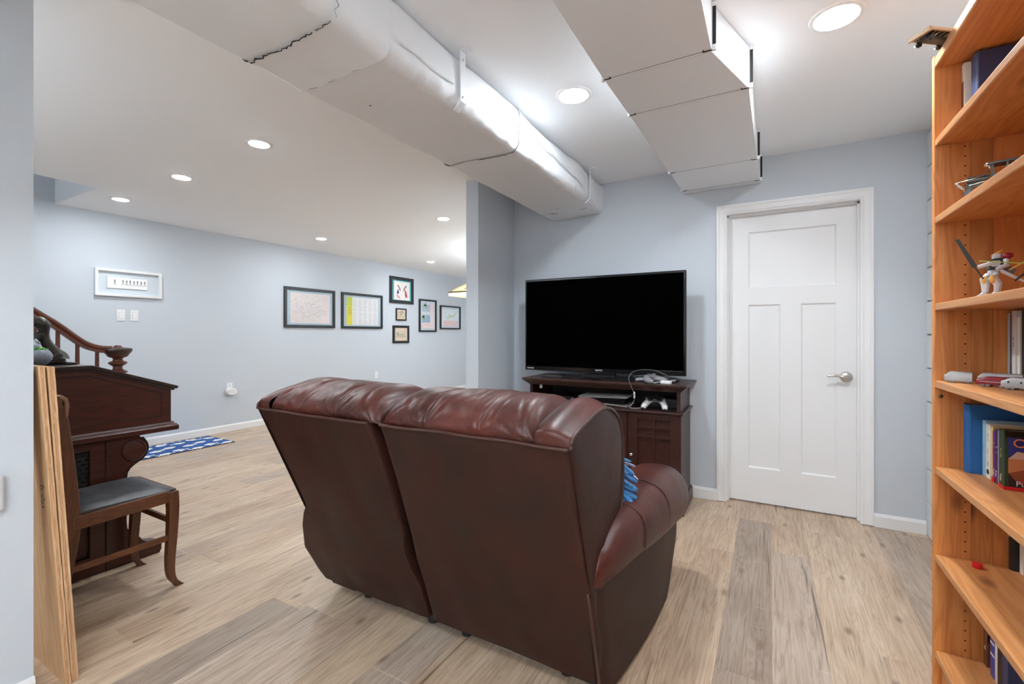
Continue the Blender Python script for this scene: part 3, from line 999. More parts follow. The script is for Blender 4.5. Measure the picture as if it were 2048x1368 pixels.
def arm(mirror, parent):
    def X(x): return -2.25 - x if mirror else x
    ys = [1.296, 1.302, 1.312, 1.325, 1.34] + [1.36 + i * .03 for i in range(34)] + [2.385, 2.395, 2.40]
    if mirror: ys = ys[7:]
    P = []
    tabs = [[(r[0], r[k]) for r in ARM] for k in (1, 2, 3, 4)]
    for y in ys:
        xi, xo, zb, zt = [lerp_tab(t, y) for t in tabs]
        cx, cz, rx, rz = (xi + xo) / 2, (zb + zt) / 2, (xo - xi) / 2, (zt - zb) / 2
        row = []
        for k in range(36):
            a = 2 * math.pi * k / 36
            ca, sa = math.cos(a), math.sin(a)
            ex = 2 / 2.5
            x = cx + rx * math.copysign(abs(ca) ** ex, ca)
            z = cz + rz * math.copysign(abs(sa) ** ex, sa)
            d = noise.noise(Vector((x * 8, y * 5, z * 8))) * .005
            rear = math.exp(-((y - 1.33) / .07) ** 2)
            d += rear * (-abs(noise.noise(Vector((y * 16 + z * 30, z * 8, 1)))) * .03 + .006)
            for ysm in (1.60, 1.625, 1.86, 1.885):
                d -= .003 * math.exp(-((y - ysm - (z - .5) * .12) / .006) ** 2)
            row.append((X(x + ca * d), y, z + sa * d))
        P.append(row)
    o = MB().grid(P, cv=True, cap=True).build('armrest', M['leather'], parent, smooth=True)
    # stitched seams across the pad
    for ysm in (1.612, 1.872):
        xi, xo, zb, zt = [lerp_tab(t, ysm) for t in tabs]
        pts = []
        for k in range(3, 20):
            a = math.radians(-45 + k * 9)
            ca, sa = math.cos(a), math.sin(a)
            z = (zb + zt) / 2 + (zt - zb) / 2 * math.copysign(abs(sa) ** .8, sa) * 1.006
            pts.append((X((xi + xo) / 2 + (xo - xi) / 2 * math.copysign(abs(ca) ** .8, ca) * 1.006), ysm + (z - .5) * .12, z))
        MB().tube(pts, .0022, 5).build('stitching', M['piping'], o, smooth=True)
    # upholstered side below the pad
    P = []
    for i in range(19):
        z = .025 + (.47 - .025) * i / 18
        yf = 2.06 + .26 * min(1, max(0, (z - .02) / .2)) ** .6 - .03 * max(0, (z - .34) / .12)
        yr = 1.40 + (.07 - z) * .30 if z < .43 else 1.292 + (.43 - z) * .2
        if mirror: yr = 1.56
        row = []
        for j in range(25):
            v = j / 24
            y = yr + (yf - yr) * v
            x = -.470 + .075 * (v ** .55) + .014 * math.sin(math.pi * v) * math.sin(math.pi * min(1, z / .5)) + noise.noise(Vector((y * 3, z * 5, 11))) * .004
            if v < .03: x -= .012
            row.append((X(x), y, z))
        row += [(X(-.40), yf + .012, z), (X(-.44), yf + .02, z), (X(-.60), yf + .02, z)]
        P.append(row)
    s = MB().grid(P).build('arm_side_panel', M['vinyl'], parent, smooth=60)
    pp = [(X(-.470), p[0][1] - .002, p[0][2]) if not mirror else (X(-.470), p[0][1] - .002, p[0][2]) for p in P[:17]]
    MB().tube(pp, .005, 6).build('welt', M['piping'], s, smooth=True)
    MB().box(min(X(-.62), X(-.47)), max(X(-.62), X(-.47)), 1.45, 2.06, .03, .42).build('arm_core', M['black'], parent)


arm(False, LS)
arm(True, LS)
for x0, x1 in ((-1.70, -1.155), (-1.145, -.60)):
    MB().box(x0, x1, 1.50, 2.34, .30, .47).build('seat_cushion', M['leather'], LS, bevel=.05, smooth=True, seg=4)
    MB().box(x0 + .01, x1 - .01, 2.30, 2.385, .07, .33).build('footrest', M['leather'], LS, bevel=.03, smooth=True, seg=4)
MB().box(-1.70, -.60, 1.44, 2.30, .045, .31).build('base_frame', M['black'], LS)
for x in (-1.585, -1.215, -1.045, -.62):
    for y in (1.495, 2.2):
        MB().lathe([(.020, 0), (.024, .004), (.022, .046)], (x, y, 0), 'z', 14).build('foot', M['black'], LS, smooth=40)

# fleece throw on the seat beside the right arm
BK = thing('throw_blanket', 'blue and plaid fleece throw with knotted fringe on the sofa arm', 'blanket', (-.56, 1.75, .56))
rb = random.Random(5)
P = []
for i in range(28):
    row = []
    for j in range(22):
        u, v = i / 27, j / 21
        x = -.86 + u * .36
        y = 1.64 + v * .34
        zz = .50 + .14 * math.exp(-((u - .72) / .35) ** 2) * math.exp(-((v - .35) / .4) ** 2) + noise.noise(Vector((x * 11, y * 11, 3))) * .030
        row.append((x, y, zz))
    P.append(row)
b = MB()
b.grid(P)
nrow = 22
for q in range(len(b.f)):
    i, j = divmod(q, 21)
    r_ = (i // 2 + j // 2) % 3
    b.c[q] = (srgb(40, 52, 100), srgb(205, 205, 215), srgb(150, 40, 50))[r_] if (i % 4 < 2 or j % 4 < 2) else srgb(60, 130, 190)
o = b.build('blanket_body', M['plaid'], BK, smooth=True)
sm = o.modifiers.new('solid', 'SOLIDIFY'); sm.thickness = .008
fr = [  # start, end, radius, plaid
    ((-.56, 1.66, .700), (-.505, 1.70, .722), .013, 0), ((-.55, 1.68, .70), (-.452, 1.74, .655), .011, 0), ((-.55, 1.69, .675), (-.440, 1.75, .632), .012, 1),
    ((-.54, 1.66, .645), (-.430, 1.70, .612), .015, 0), ((-.52, 1.66, .665), (-.440, 1.74, .630), .010, 0), ((-.53, 1.67, .61), (-.428, 1.69, .585), .012, 0),
    ((-.53, 1.66, .60), (-.450, 1.63, .545), .015, 0), ((-.51, 1.67, .595), (-.425, 1.66, .560), .010, 0), ((-.53, 1.64, .625), (-.485, 1.62, .57), .012, 1),
    ((-.53, 1.63, .57), (-.475, 1.60, .575), .011, 0), ((-.54, 1.62, .57), (-.50, 1.585, .585), .010, 0), ((-.54, 1.62, .66), (-.49, 1.64, .628), .012, 1), ((-.56, 1.65, .72), (-.53, 1.665, .74), .012, 0)]
for i in range(16):
    a0 = (rb.uniform(-.56, -.52), rb.uniform(1.63, 1.70), rb.uniform(.58, .72))
    fr.append((a0, (a0[0] + rb.uniform(.04, .10), a0[1] + rb.uniform(-.05, .06), a0[2] + rb.uniform(-.06, .01)), rb.uniform(.005, .008), i % 3 == 0))
for (s, e, r, pl) in fr:
    s, e = Vector(s), Vector(e)
    mid = (s + e) / 2 + Vector((rb.uniform(-.01, .01), rb.uniform(-.01, .01), .014))
    pts = smoothpath([s, mid, e], 9)
    b = MB().tube(pts, [r * .7, r, r * 1.15, r * 1.1, r, r * .95, r * .9, r * .85, r * .6], 8, sx=1.5)
    if pl:
        for q in range(len(b.f)): b.c[q] = (srgb(42, 50, 92), srgb(198, 198, 212), srgb(140, 44, 52))[(q // 8 + q % 3) % 3]
    b.build('fringe', M['plaid' if pl else 'denim'], BK, smooth=True)

# ------------------------------------------------------------------ television stand
TS = thing('tv_stand', 'dark cherry television stand with open shelf and lattice door beside the white door', 'tv stand', (-1.06, 3.36, 0))
SXL, SXR, SYF, SYB = -1.622, -.512, 3.16, 3.553
b = MB()
b.box(-1.662, -.464, 3.098, 3.556, .843, .857)
b.build('top', M['cherry_x'], TS, bevel=.003)
# crown moulding under the top
b = MB()
def ring(o, z): return [(-1.658 + o, 3.102 + o, z), (-.468 - o, 3.102 + o, z), (-.468 - o, 3.556, z), (-1.658 + o, 3.556, z)]
b.grid([ring(0, .843), ring(.004, .838), ring(.034, .812), ring(.040, .806)], cv=True, cap=True)
b.build('crown_moulding', M['cherry_x'], TS)
for x0, x1 in ((SXL, SXL + .024), (SXR - .024, SXR)):
    MB().box(x0, x1, SYF, SYB, .672, .806).build('upper_side', M['cherry'], TS, bevel=.0015)
    MB().box(x0 - (.004 if x0 < -1 else 0), x1 + (.004 if x0 > -1 else 0), SYF - .002, SYB, .0, .655).build('side_panel', M['cherry'], TS, bevel=.0015)
MB().box(SXL, SXR, SYB - .012, SYB, .05, .806).build('back_panel', M['black'], TS)
MB().box(SXL - .022, SXR + .022, SYF - .026, SYB, .655, .671).build('shelf', M['cherry_x'], TS, bevel=.004)
MB().box(SXL, SXR, SYF, SYB, .03, .05).build('bottom', M['cherry_x'], TS)
b = MB()
def ring2(o, z): return [(SXL - .022 + o, SYF - .024 + o, z), (SXR + .022 - o, SYF - .024 + o, z), (SXR + .022 - o, SYB, z), (SXL - .022 + o, SYB, z)]
b.grid([ring2(0, 0), ring2(0, .075), ring2(.004, .083), ring2(.020, .098)], cv=True, cap=True)
b.build('plinth', M['cherry_x'], TS)
for x0, x1 in ((SXL + .43 - .09, SXL + .43 - .075), (-.862, -.847)):
    MB().box(x0, x1, SYF + .003, SYB, .098, .655).build('divider', M['cherry'], TS)


def lattice_door(x0, x1, knob_x):
    f = MB()
    y0, y1 = SYF - .004, SYF + .016
    st = .055
    z0, z1 = .104, .650
    zt = .612
    f.box(x0, x0 + st, y0, y1, z0, z1).box(x1 - st, x1, y0, y1, z0, z1).box(x0 + st, x1 - st, y0, y1, zt, z1).box(x0 + st, x1 - st, y0, y1, z0, .165)
    d = f.build('door', M['cherry'], TS, bevel=.0015)
    MB().box(x0 + st - .003, x1 - st + .003, y0 + .0165, y0 + .0195, .162, zt + .003).build('door_panel', M['cherry'], d)
    m = MB()
    xm = (x0 + x1) / 2
    m.box(xm - .008, xm + .008, y0 + .004, y0 + .0165, .165, zt)
    for zz in (.556, .494): m.box(x0 + st, x1 - st, y0 + .001, y0 + .0165, zz - .007, zz + .007)
    m.build('lattice', M['cherry'], d)
    MB().lathe([(.006, 0), (.005, -.010), (.011, -.014), (.0125, -.020), (.008, -.025), (.002, -.026)], (knob_x, y0, .363), 'y', 18).build('knob', M['chrome'], d, smooth=True)
lattice_door(-.846, -.522, -.831)
lattice_door(-1.612, -1.288, -1.303)
g = MB().box(-1.272, -1.242, SYF - .002, SYF + .016, .104, .650).box(-.897, -.866, SYF - .002, SYF + .016, .104, .650).box(-1.242, -.897, SYF - .002, SYF + .016, .59, .650).box(-1.242, -.897, SYF - .002, SYF + .016, .104, .15).build('glass_door', M['cherry'], TS, bevel=.0015)
MB().box(-1.244, -.895, SYF + .004, SYF + .009, .148, .592).build('glass_pane', M['glass_grey'], g)

# ------------------------------------------------------------------ television
TV = thing('television', 'large black flat television on a gloss stand, screen off', 'television', (-1.12, 3.30, .857))
b = MB()
x0, x1, z0, z1, yf = -1.738, -.498, .900, 1.629, 3.300
b.box(x0, x1, yf, yf + .035, z0, z1)
o = b.build('bezel', M['gloss_black'], TV, bevel=.006)
b = MB()
P = [[(x0 + .014, yf - .0005, z0 + .032), (x1 - .016, yf - .0005, z0 + .032), (x1 - .016, yf - .0005, z1 - .017), (x0 + .014, yf - .0005, z1 - .017)],
     [(x0 + .017, yf - .0015, z0 + .035), (x1 - .019, yf - .0015, z0 + .035), (x1 - .019, yf - .0015, z1 - .020), (x0 + .017, yf - .0015, z1 - .020)]]
b.grid(P, cv=True, cap=True)
b.build('screen', M['screen'], TV)
MB().box(x0 + .10, x1 - .10, yf + .035, yf + .075, z0 + .08, z1 - .16).build('rear_housing', M['black'], TV, bevel=.012)
MB().box(-.70, x1 - .018, yf - .003, yf + .001, z0 + .0315, z0 + .0345).box(x0 + .016, x0 + .07, yf - .003, yf + .001, z0 + .0315, z0 + .0335).build('chrome_line', M['chrome'], o)
MB().prism([(-1.24, .868), (-.99, .868), (-1.00, .905), (-1.23, .905)], 'y', yf - .012, yf + .045).build('neck', M['gloss_black'], TV, bevel=.004)
MB().lathe([(.115, 0), (.118, .003), (.112, .008), (.10, .009)], (-1.115, yf - .01, .867), 'z', 32).build('neck_disc', M['gloss_black'], TV, smooth=40)
MB().prism([(-1.375, 3.19), (-.840, 3.19), (-.855, 3.43), (-1.36, 3.43)], 'z', .8575, .867).build('base_plate', M['gloss_black'], TV, bevel=.003)
text('brand_lettering', 'SANYO', .0165, (-1.115, yf - .0015, z0 + .0175), (math.radians(90), 0, 0), M['letter_white'], TV)
b = MB()
xx = x0 + .020
for w in (.0, .006, .0045, .007, .004, .0055, .006, .005):
    if w: b.box(xx, xx + w, yf - .0013, yf - .0005, z0 + .014, z0 + .019)
    xx += w + .0014
b.lathe([(.0045, -.0013), (.0045, -.0005)], (xx + .005, yf, z0 + .017), 'y', 14)
lm = b.build('small_print', M['letter_white'], TV)
lm['kind'] = 'stuff'

# things on the stand
def pad_shape(c, s, name, label, mbody, mdark, rz=0.0, tilt=0.0, z0=0.0):
    """Two-handled game controller, about 16 cm wide."""
    t = thing(name, label, 'controller', c, None)
    cx, cy, cz = c
    R = Matrix.Translation(Vector(c)) @ Matrix.Rotation(math.radians(rz), 4, 'Z') @ Matrix.Rotation(math.radians(tilt), 4, 'X')
    pts = []
    for k in range(25):
        u = k / 24 * 2 - 1
        x = .066 * u
        arch = (1 - abs(u) ** 2.2)
        pts.append((x, .030 * arch - .028 * (abs(u) ** 3) , .022 + .004 * arch - .006 * (abs(u) ** 2)))
    pts = [(-.072, -.062, .014)] + [(-.071, -.045, .015)] + pts + [(.071, -.045, .015), (.072, -.062, .014)]
    rad = [.013, .019] + [.021 + .003 * (1 - abs(k / 24 * 2 - 1)) for k in range(25)] + [.019, .013]
    b = MB().tube(pts, rad, 12)
    b.xf(R)
    b.build('shell', mbody, t, smooth=True)
    b = MB()
    P = []
    for i in range(9):
        u = i / 8 * 2 - 1
        P.append([(.050 * u, .054 - .012 * u * u, .040), (.056 * u, .030 - .010 * u * u, .0515 - .006 * u * u), (.056 * u, .006 - .012 * u * u, .0485 - .008 * u * u), (.048 * u, -.004 - .010 * u * u, .036)])
    b.grid(P)
    for sx in (-1, 1): b.lathe([(.010, 0), (.010, .006), (.013, .009), (.013, .012), (.003, .013)], (.024 * sx, .002, .044), 'z', 16)
    b.xf(R)
    b.build('dark_centre', mdark, t, smooth=50)
    b = MB()
    for sx in (-1, 1):
        st = len(b.v)
        b.lathe([(.002, -.0125), (.009, -.0115), (.0115, -.006), (.012, 0)], (.072 * sx, -.060, .0145), 'y', 14)
    b.xf(R)
    b.build('grip_ends', mdark, t, smooth=True)
    b = MB()
    for sx, n in ((1, 4), (-1, 4)):
        for q in range(4):
            a = q * math.pi / 2
            b.lathe([(.0042, 0), (.0042, .003)], (.052 * sx + .0105 * math.cos(a), .014 + .0105 * math.sin(a), .041), 'z', 10)
    b.xf(R)
    bt = b.build('buttons', mdark if mbody is M['plastic'] else mbody, t)
    bt['kind'] = 'stuff'
    return t
pad_shape((-.685, 3.225, .7040), 1, 'game_controller', 'white and black game controller propped on the open shelf', M['pad_white'], M['black'], 0, 34)
pad_shape((-.705, 3.195, .8605), 1, 'game_controller', 'grey game controller on top of the stand by the cables', M['pad_grey'], M['mid_grey'], 62, 0)

# console lying flat : two flared pale plates with a black core
CO = thing('game_console', 'slim game console with silver-white plates lying on the open shelf', 'game console', (-1.06, 3.3, .6714))
X0, X1, Y0, Y1 = -1.242, -.878, 3.205, 3.43
MB().box(X0 + .006, X1 - .02, Y0 + .012, Y1, .688, .722).build('core', M['gloss_black'], CO, bevel=.004)
for zt in (1, 0):
    for (xa, xb) in ((X0, -1.005), (-1.002, X1)):
        P = []
        for i in range(13):
            x = xa + (xb - xa) * i / 12
            u = (x - X0) / (X1 - X0)
            if zt: zz = .728 + .010 * u ** 1.5; dz = .008
            else: zz = .694 - .018 * u; dz = .005
            P.append([(x, Y0 - .004, zz), (x, Y0 + .03, zz + dz * .7), (x, Y1 - .03, zz + dz), (x, Y1, zz + dz * .6), (x, Y1, zz - .003), (x, Y0, zz - .004)])
        MB().grid(P, cv=True, cap=True).build('plate', M['plastic'], CO, smooth=40)
MB().box(X0 + .09, X0 + .10, Y0 + .011, Y0 + .0125, .703, .707).box(X0 + .13, X0 + .142, Y0 + .011, Y0 + .0125, .702, .708).build('port', M['mid_grey'], CO)
for x in (X0 + .03, X1 - .03): MB().box(x - .012, x + .012, Y0 + .04, Y1 - .04, .6716, .689 if x < -1 else .678).build('foot', M['black'], CO)
DV = thing('disc_player', 'flat black disc player at the left of the open shelf', 'disc player', (-1.41, 3.32, .6714))
MB().box(-1.545, -1.268, 3.20, 3.43, .677, .722).build('case', M['gloss_black'], DV, bevel=.003)
b = MB()
for i in range(5): b.box(-1.47 + i * .016, -1.462 + i * .016, 3.1975, 3.2005, .690, .696)
q = b.build('buttons', M['chrome'], DV); q['kind'] = 'stuff'
MB().box(-1.528, -1.488, 3.1965, 3.2005, .708, .714).build('disc_tray_edge', M['chrome'], DV)
MB().lathe([(.013, -.007), (.0145, -.004), (.0145, 0)], (-1.285, 3.20, .699), 'y', 18).build('dial', M['mid_grey'], DV, smooth=40)
for x in (-1.52, -1.295): MB().box(x - .01, x + .01, 3.22, 3.41, .6715, .678).build('foot', M['black'], DV)
RC = thing('cable_box', 'low black receiver box behind the white controller', 'cable box', (-.60, 3.40, .6714))
MB().box(-.745, -.555, 3.33, 3.50, .674, .735).build('case', M['black'], RC, bevel=.003)
b = MB()
for i in range(6): b.box(-.74 + i * .03, -.725 + i * .03, 3.3275, 3.3305, .722, .7245)
q = b.build('indicator', M['mid_grey'], RC); q['kind'] = 'stuff'
MB().box(-.74, -.56, 3.34, 3.48, .6715, .6745).build('foot', M['black'], RC)
tag(MB().box(-1.545, -1.522, 3.172, 3.174, .775, .806).build('white_tag', M['grey_plastic'], None, org=(-1.53, 3.173, .806)), 'small grey tag hanging at the left end of the open shelf', 'tag')
RM = thing('remote_control', 'thin black remote control left of the television base', 'remote', (-1.46, 3.24, .857))
b = MB().box(-1.545, -1.385, 3.215, 3.250, .8573, .869); b.xf(rotz(14, (-1.46, 3.23, .86)))
b.build('body', M['black'], RM, bevel=.003)
b = MB()
for i in range(8):
    for j in range(3): b.box(-1.53 + i * .017, -1.52 + i * .017, 3.221 + j * .009, 3.226 + j * .009, .8688, .8700)
b.xf(rotz(14, (-1.46, 3.23, .86))); q = b.build('buttons', M['mid_grey'], RM); q['kind'] = 'stuff'
# cable looped over the edge
cp = smoothpath([(-.800, 3.088, .800), (-.812, 3.090, .822), (-.828, 3.10, .856), (-.842, 3.12, .888), (-.826, 3.15, .925), (-.775, 3.16, .944), (-.690, 3.17, .944), (-.625, 3.18, .923), (-.585, 3.19, .900), (-.60, 3.21, .880), (-.675, 3.24, .876), (-.79, 3.25, .895), (-.84, 3.26, .885), (-.80, 3.27, .862)], 80)
CB = thing('charging_cable', 'grey cable looping up and over the front edge of the stand', 'cable', (-.72, 3.17, .857))
MB().tube(cp, .0024, 7).build('cord', M['cord'], CB, smooth=True)
b = MB()
b.tube(smoothpath([(-.800, 3.088, .800), (-.792, 3.084, .792), (-.800, 3.082, .785), (-.790, 3.086, .778), (-.796, 3.083, .770)], 20), .0042, 7)
b.box(-.800, -.789, 3.080, 3.087, .758, .770)
b.build('plug', M['grey_plastic'], CB, smooth=40)
CH = thing('black_device', 'rounded black handset at the right end of the stand top', 'handset', (-.56, 3.27, .857))
MB().ball((-.572, 3.262, .875), (.042, .030, .0175), 18, 10).build('body', M['black'], CH, smooth=True)
MB().box(-.590, -.555, 3.228, 3.234, .868, .878).build('button_strip', M['mid_grey'], CH)
WB = thing('white_adapter', 'small white adapter with a short stick lying on the stand top', 'adapter', (-.60, 3.175, .857))
b = MB().box(-.640, -.572, 3.155, 3.190, .8573, .878); b.xf(rotz(-8, (-.60, 3.17, .86))); b.build('body', M['plastic'], WB, bevel=.003)
MB().tube([(-.672, 3.108, .8645), (-.658, 3.122, .866), (-.640, 3.145, .870)], [.006, .006, .005], 8).build('stick', M['mid_grey'], WB, smooth=True)
WD = thing('grey_headset', 'grey wired gadget lying behind the grey controller', 'gadget', (-.77, 3.22, .857))
MB().tube(smoothpath([(-.82, 3.215, .868), (-.79, 3.235, .872), (-.76, 3.235, .870)], 8), [.008, .012, .014, .014, .013, .012, .011, .009], 10).build('body', M['mid_grey'], WD, smooth=True)
MB().tube(smoothpath([(-.76, 3.235, .870), (-.735, 3.28, .864), (-.70, 3.31, .861), (-.66, 3.31, .861)], 20), .003, 6).build('cord', M['black'], WD, smooth=True)
b = MB().tube(smoothpath([(-.868, 3.21, .682), (-.845, 3.19, .69), (-.83, 3.195, .72), (-.822, 3.20, .735)], 12), .0025, 6)
SC2 = thing('thin_cable', 'thin pale cable trailing from the console to the white controller', 'cable', (-.84, 3.2, .672))
b.build('cord', M['grey_plastic'], SC2, smooth=True)
MB().tube(smoothpath([(-.868, 3.215, .677), (-.84, 3.18, .675), (-.80, 3.185, .676), (-.765, 3.19, .682)], 16), .0022, 6).build('cord', M['grey_plastic'], SC2, smooth=True)

# ------------------------------------------------------------------ pictures on the long wall
def wall_quad(b, y0, y1, z0, z1, x, col): b.add([(x, y0, z0), (x, y1, z0), (x, y1, z1), (x, y0, z1)], [(0, 1, 2, 3)], col)
def wall_line(b, pts, w, x, col):
    for (a, c) in zip(pts, pts[1:]):
        d = Vector((c[0] - a[0], c[1] - a[1])); L = d.length
        if L < 1e-5: continue
        n = Vector((-d.y, d.x)) / L * w / 2
        b.add([(x, a[0] - n.x, a[1] - n.y), (x, c[0] - n.x, c[1] - n.y), (x, c[0] + n.x, c[1] + n.y), (x, a[0] + n.x, a[1] + n.y)], [(0, 1, 2, 3)], col)
def wall_disc(b, y, z, r, x, col, n=14, rz=None):
    rz = rz or r
    b.add([(x, y + r * math.cos(2 * math.pi * k / n), z + rz * math.sin(2 * math.pi * k / n)) for k in range(n)], [tuple(range(n))], col)
def circle_line(b, y, z, r, w, x, col, n=18): wall_line(b, [(y + r * math.cos(2 * math.pi * k / n), z + r * math.sin(2 * math.pi * k / n)) for k in range(n + 1)], w, x, col)

XW = WX0
def picture(y0, y1, z0, z1, fw, depth, label, mats, paper, draw, fm='frame', group=None, glass=True):
    """mats: list of (inset from the inside of the frame, colour); paper: (y0,y1,z0,z1,colour)"""
    t = thing('framed_picture', label, 'picture', (XW, (y0 + y1) / 2, (z0 + z1) / 2), group)
    b = MB()
    xa, xb = XW + .001, XW + depth
    def rg(o, x): return [(x, y0 + o, z0 + o), (x, y1 - o, z0 + o), (x, y1 - o, z1 - o), (x, y0 + o, z1 - o)]
    b.grid([rg(0, xa), rg(0, xb), rg(fw, xb), rg(fw, xa + .004)], cv=True)
    b.build('frame', M[fm], t, bevel=.0015)
    b = MB()
    x = XW + .008
    for k, (ins, c) in enumerate(mats): wall_quad(b, y0 + fw + ins, y1 - fw - ins, z0 + fw + ins, z1 - fw - ins, x + .0006 * k, c)
    if mats: b.build('mat_board', M['print'], t)
    b = MB()
    if paper:
        wall_quad(b, paper[0], paper[1], paper[2], paper[3], x + .003, paper[4])
    draw(b, x + .0036)
    b.build('print', M['print'], t)
    return t
rd = random.Random(3)
MATC = srgb(168, 186, 198)
def draw_map(b, x):
    cols = [srgb(190, 170, 178), srgb(170, 178, 190), srgb(196, 186, 190), srgb(186, 192, 184), srgb(204, 178, 160)]
    for i in range(150):
        y, z = rd.uniform(4.02, 4.60), rd.uniform(1.37, 1.74)
        a = rd.uniform(0, 6.28); pts = [(y, z)]
        for k in range(3):
            a += rd.uniform(-.7, .7); y += .04 * math.cos(a); z += .028 * math.sin(a)
            pts.append((min(4.645, max(4.008, y)), min(1.762, max(1.35, z))))
        wall_line(b, pts, .0022, x + .0001 * (i % 3), rd.choice(cols))
    for i in range(60):
        wall_disc(b, rd.gauss(4.33, .12), rd.gauss(1.55, .07), .004, x + .0004, srgb(100, 110, 160), 6)
    wall_quad(b, 4.49, 4.645, 1.347, 1.46, x + .0003, srgb(222, 208, 206))
    for i in range(40): wall_disc(b, min(4.64, max(4.02, rd.gauss(4.3, .14))), min(1.76, max(1.36, rd.gauss(1.56, .1))), .0035, x + .0005, rd.choice([srgb(90, 90, 120), srgb(190, 110, 110), srgb(120, 130, 150)]), 5)
picture(3.904, 4.740, 1.279, 1.845, .040, .024, 'black framed street map, largest and leftmost of the black frames', [(0, MATC)], (3.998, 4.650, 1.342, 1.771, srgb(216, 208, 206)), draw_map)
def draw_list(b, x):
    wall_quad(b, 4.962, 5.075, 1.333, 1.773, x, srgb(206, 198, 62))
    wall_quad(b, 4.962, 5.075, 1.64, 1.765, x + .0002, srgb(178, 186, 70))
    for i in range(5): wall_quad(b, 4.98 + rd.uniform(0, .02), 5.05 + rd.uniform(0, .015), 1.50 + i * .028, 1.507 + i * .028, x + .0003, srgb(120, 112, 40))
    for c in range(5):
        ya = 5.09 + c * .107
        for k in range(46):
            if k % 23 == 22: continue
            z = 1.345 + k * .0091
            wall_quad(b, ya, ya + .095 * rd.uniform(.55, 1), z, z + .0042, x + .0001, srgb(196, 196, 200))
picture(4.865, 5.720, 1.277, 1.843, .036, .024, 'black framed page of text columns with a yellow strip', [(0, MATC)], (4.961, 5.623, 1.335, 1.773, srgb(224, 224, 224)), draw_list)
def draw_eagle(b, x):
    dk = srgb(110, 76, 70)
    for s in (-1, 1):
        wall_line(b, [(6.20 + s * .045, 1.985), (6.20 + s * .085, 2.035), (6.20 + s * .115, 2.06)], .022, x, dk)
        wall_line(b, [(6.20 + s * .04, 1.965), (6.20 + s * .07, 1.995)], .02, x, srgb(160, 90, 86))
        wall_disc(b, 6.20 + s * .028, 1.945, .006, x + .0001, srgb(70, 80, 120), 8)
    b.add([(x, 6.065, 1.93), (x, 6.10, 2.00), (x, 6.13, 1.92), (x, 6.075, 1.90)], [(0, 1, 2, 3)], srgb(70, 78, 130))
    for i in range(5): wall_line(b, [(6.06 + i * .018, 1.90 - .008 * i), (6.075 + i * .018, 1.84 - .006 * i)], .009, x + .0001, srgb(200, 90, 90))
    b.add([(x, 6.27, 1.96), (x, 6.30, 1.98), (x, 6.34, 1.88), (x, 6.32, 1.84), (x, 6.28, 1.86)], [(0, 1, 2, 3, 4)], srgb(184, 66, 72))
    wall_line(b, [(6.275, 1.97), (6.31, 1.90)], .012, x + .0001, srgb(80, 84, 120))
    for i in range(14): wall_disc(b, rd.gauss(6.20, .03), rd.gauss(1.87, .03), .008, x, srgb(226, 206, 208), 7)
picture(5.893, 6.497, 1.738, 2.207, .052, .026, 'black frame with teal mat, print of an eagle above two flags', [(0, srgb(70, 150, 156)), (.020, srgb(104, 178, 182)), (.028, srgb(70, 146, 152))], (5.998, 6.402, 1.80, 2.131, srgb(228, 224, 218)), draw_eagle)
def draw_bike(b, x):
    k = srgb(90, 92, 86)
    circle_line(b, 6.135, 1.54, .043, .006, x, k); circle_line(b, 6.232, 1.54, .043, .006, x, k)
    wall_line(b, [(6.135, 1.54), (6.165, 1.60), (6.215, 1.60), (6.232, 1.54)], .005, x, k)
    wall_line(b, [(6.165, 1.60), (6.185, 1.545), (6.215, 1.60)], .005, x, k); wall_line(b, [(6.135, 1.54), (6.185, 1.545)], .005, x, k)
    wall_line(b, [(6.215, 1.60), (6.212, 1.618), (6.226, 1.622)], .005, x, k)
    wall_line(b, [(6.10, 1.475), (6.26, 1.475)], .005, x, srgb(190, 168, 140))
picture(6.047, 6.315, 1.430, 1.650, .024, .018, 'smallest black frame, old bicycle drawing on tan paper', [(0, srgb(208, 190, 166))], (6.085, 6.277, 1.46, 1.622, srgb(212, 196, 170)), draw_bike)
def draw_train(b, x):
    k = srgb(120, 124, 110)
    wall_quad(b, 6.09, 6.25, 1.165, 1.195, x, srgb(172, 170, 150)); wall_quad(b, 6.065, 6.11, 1.165, 1.225, x + .0001, srgb(160, 158, 140))
    for i in range(6): circle_line(b, 6.075 + i * .038, 1.15, .014, .005, x + .0002, k, 12)
    wall_line(b, [(6.27, 1.17), (6.275, 1.26)], .008, x, k); wall_line(b, [(6.10, 1.235), (6.24, 1.235)], .006, x, srgb(180, 176, 158))
    for i in range(4): wall_line(b, [(6.115 + i * .035, 1.20), (6.115 + i * .035, 1.23)], .004, x, k)
    wall_line(b, [(6.05, 1.135), (6.31, 1.135)], .004, x, k)
picture(5.970, 6.382, 1.027, 1.342, .040, .022, 'black frame below the bicycle, steam train drawing on tan paper', [(0, srgb(176, 164, 156))], (6.04, 6.325, 1.075, 1.30, srgb(214, 198, 176)), draw_train)
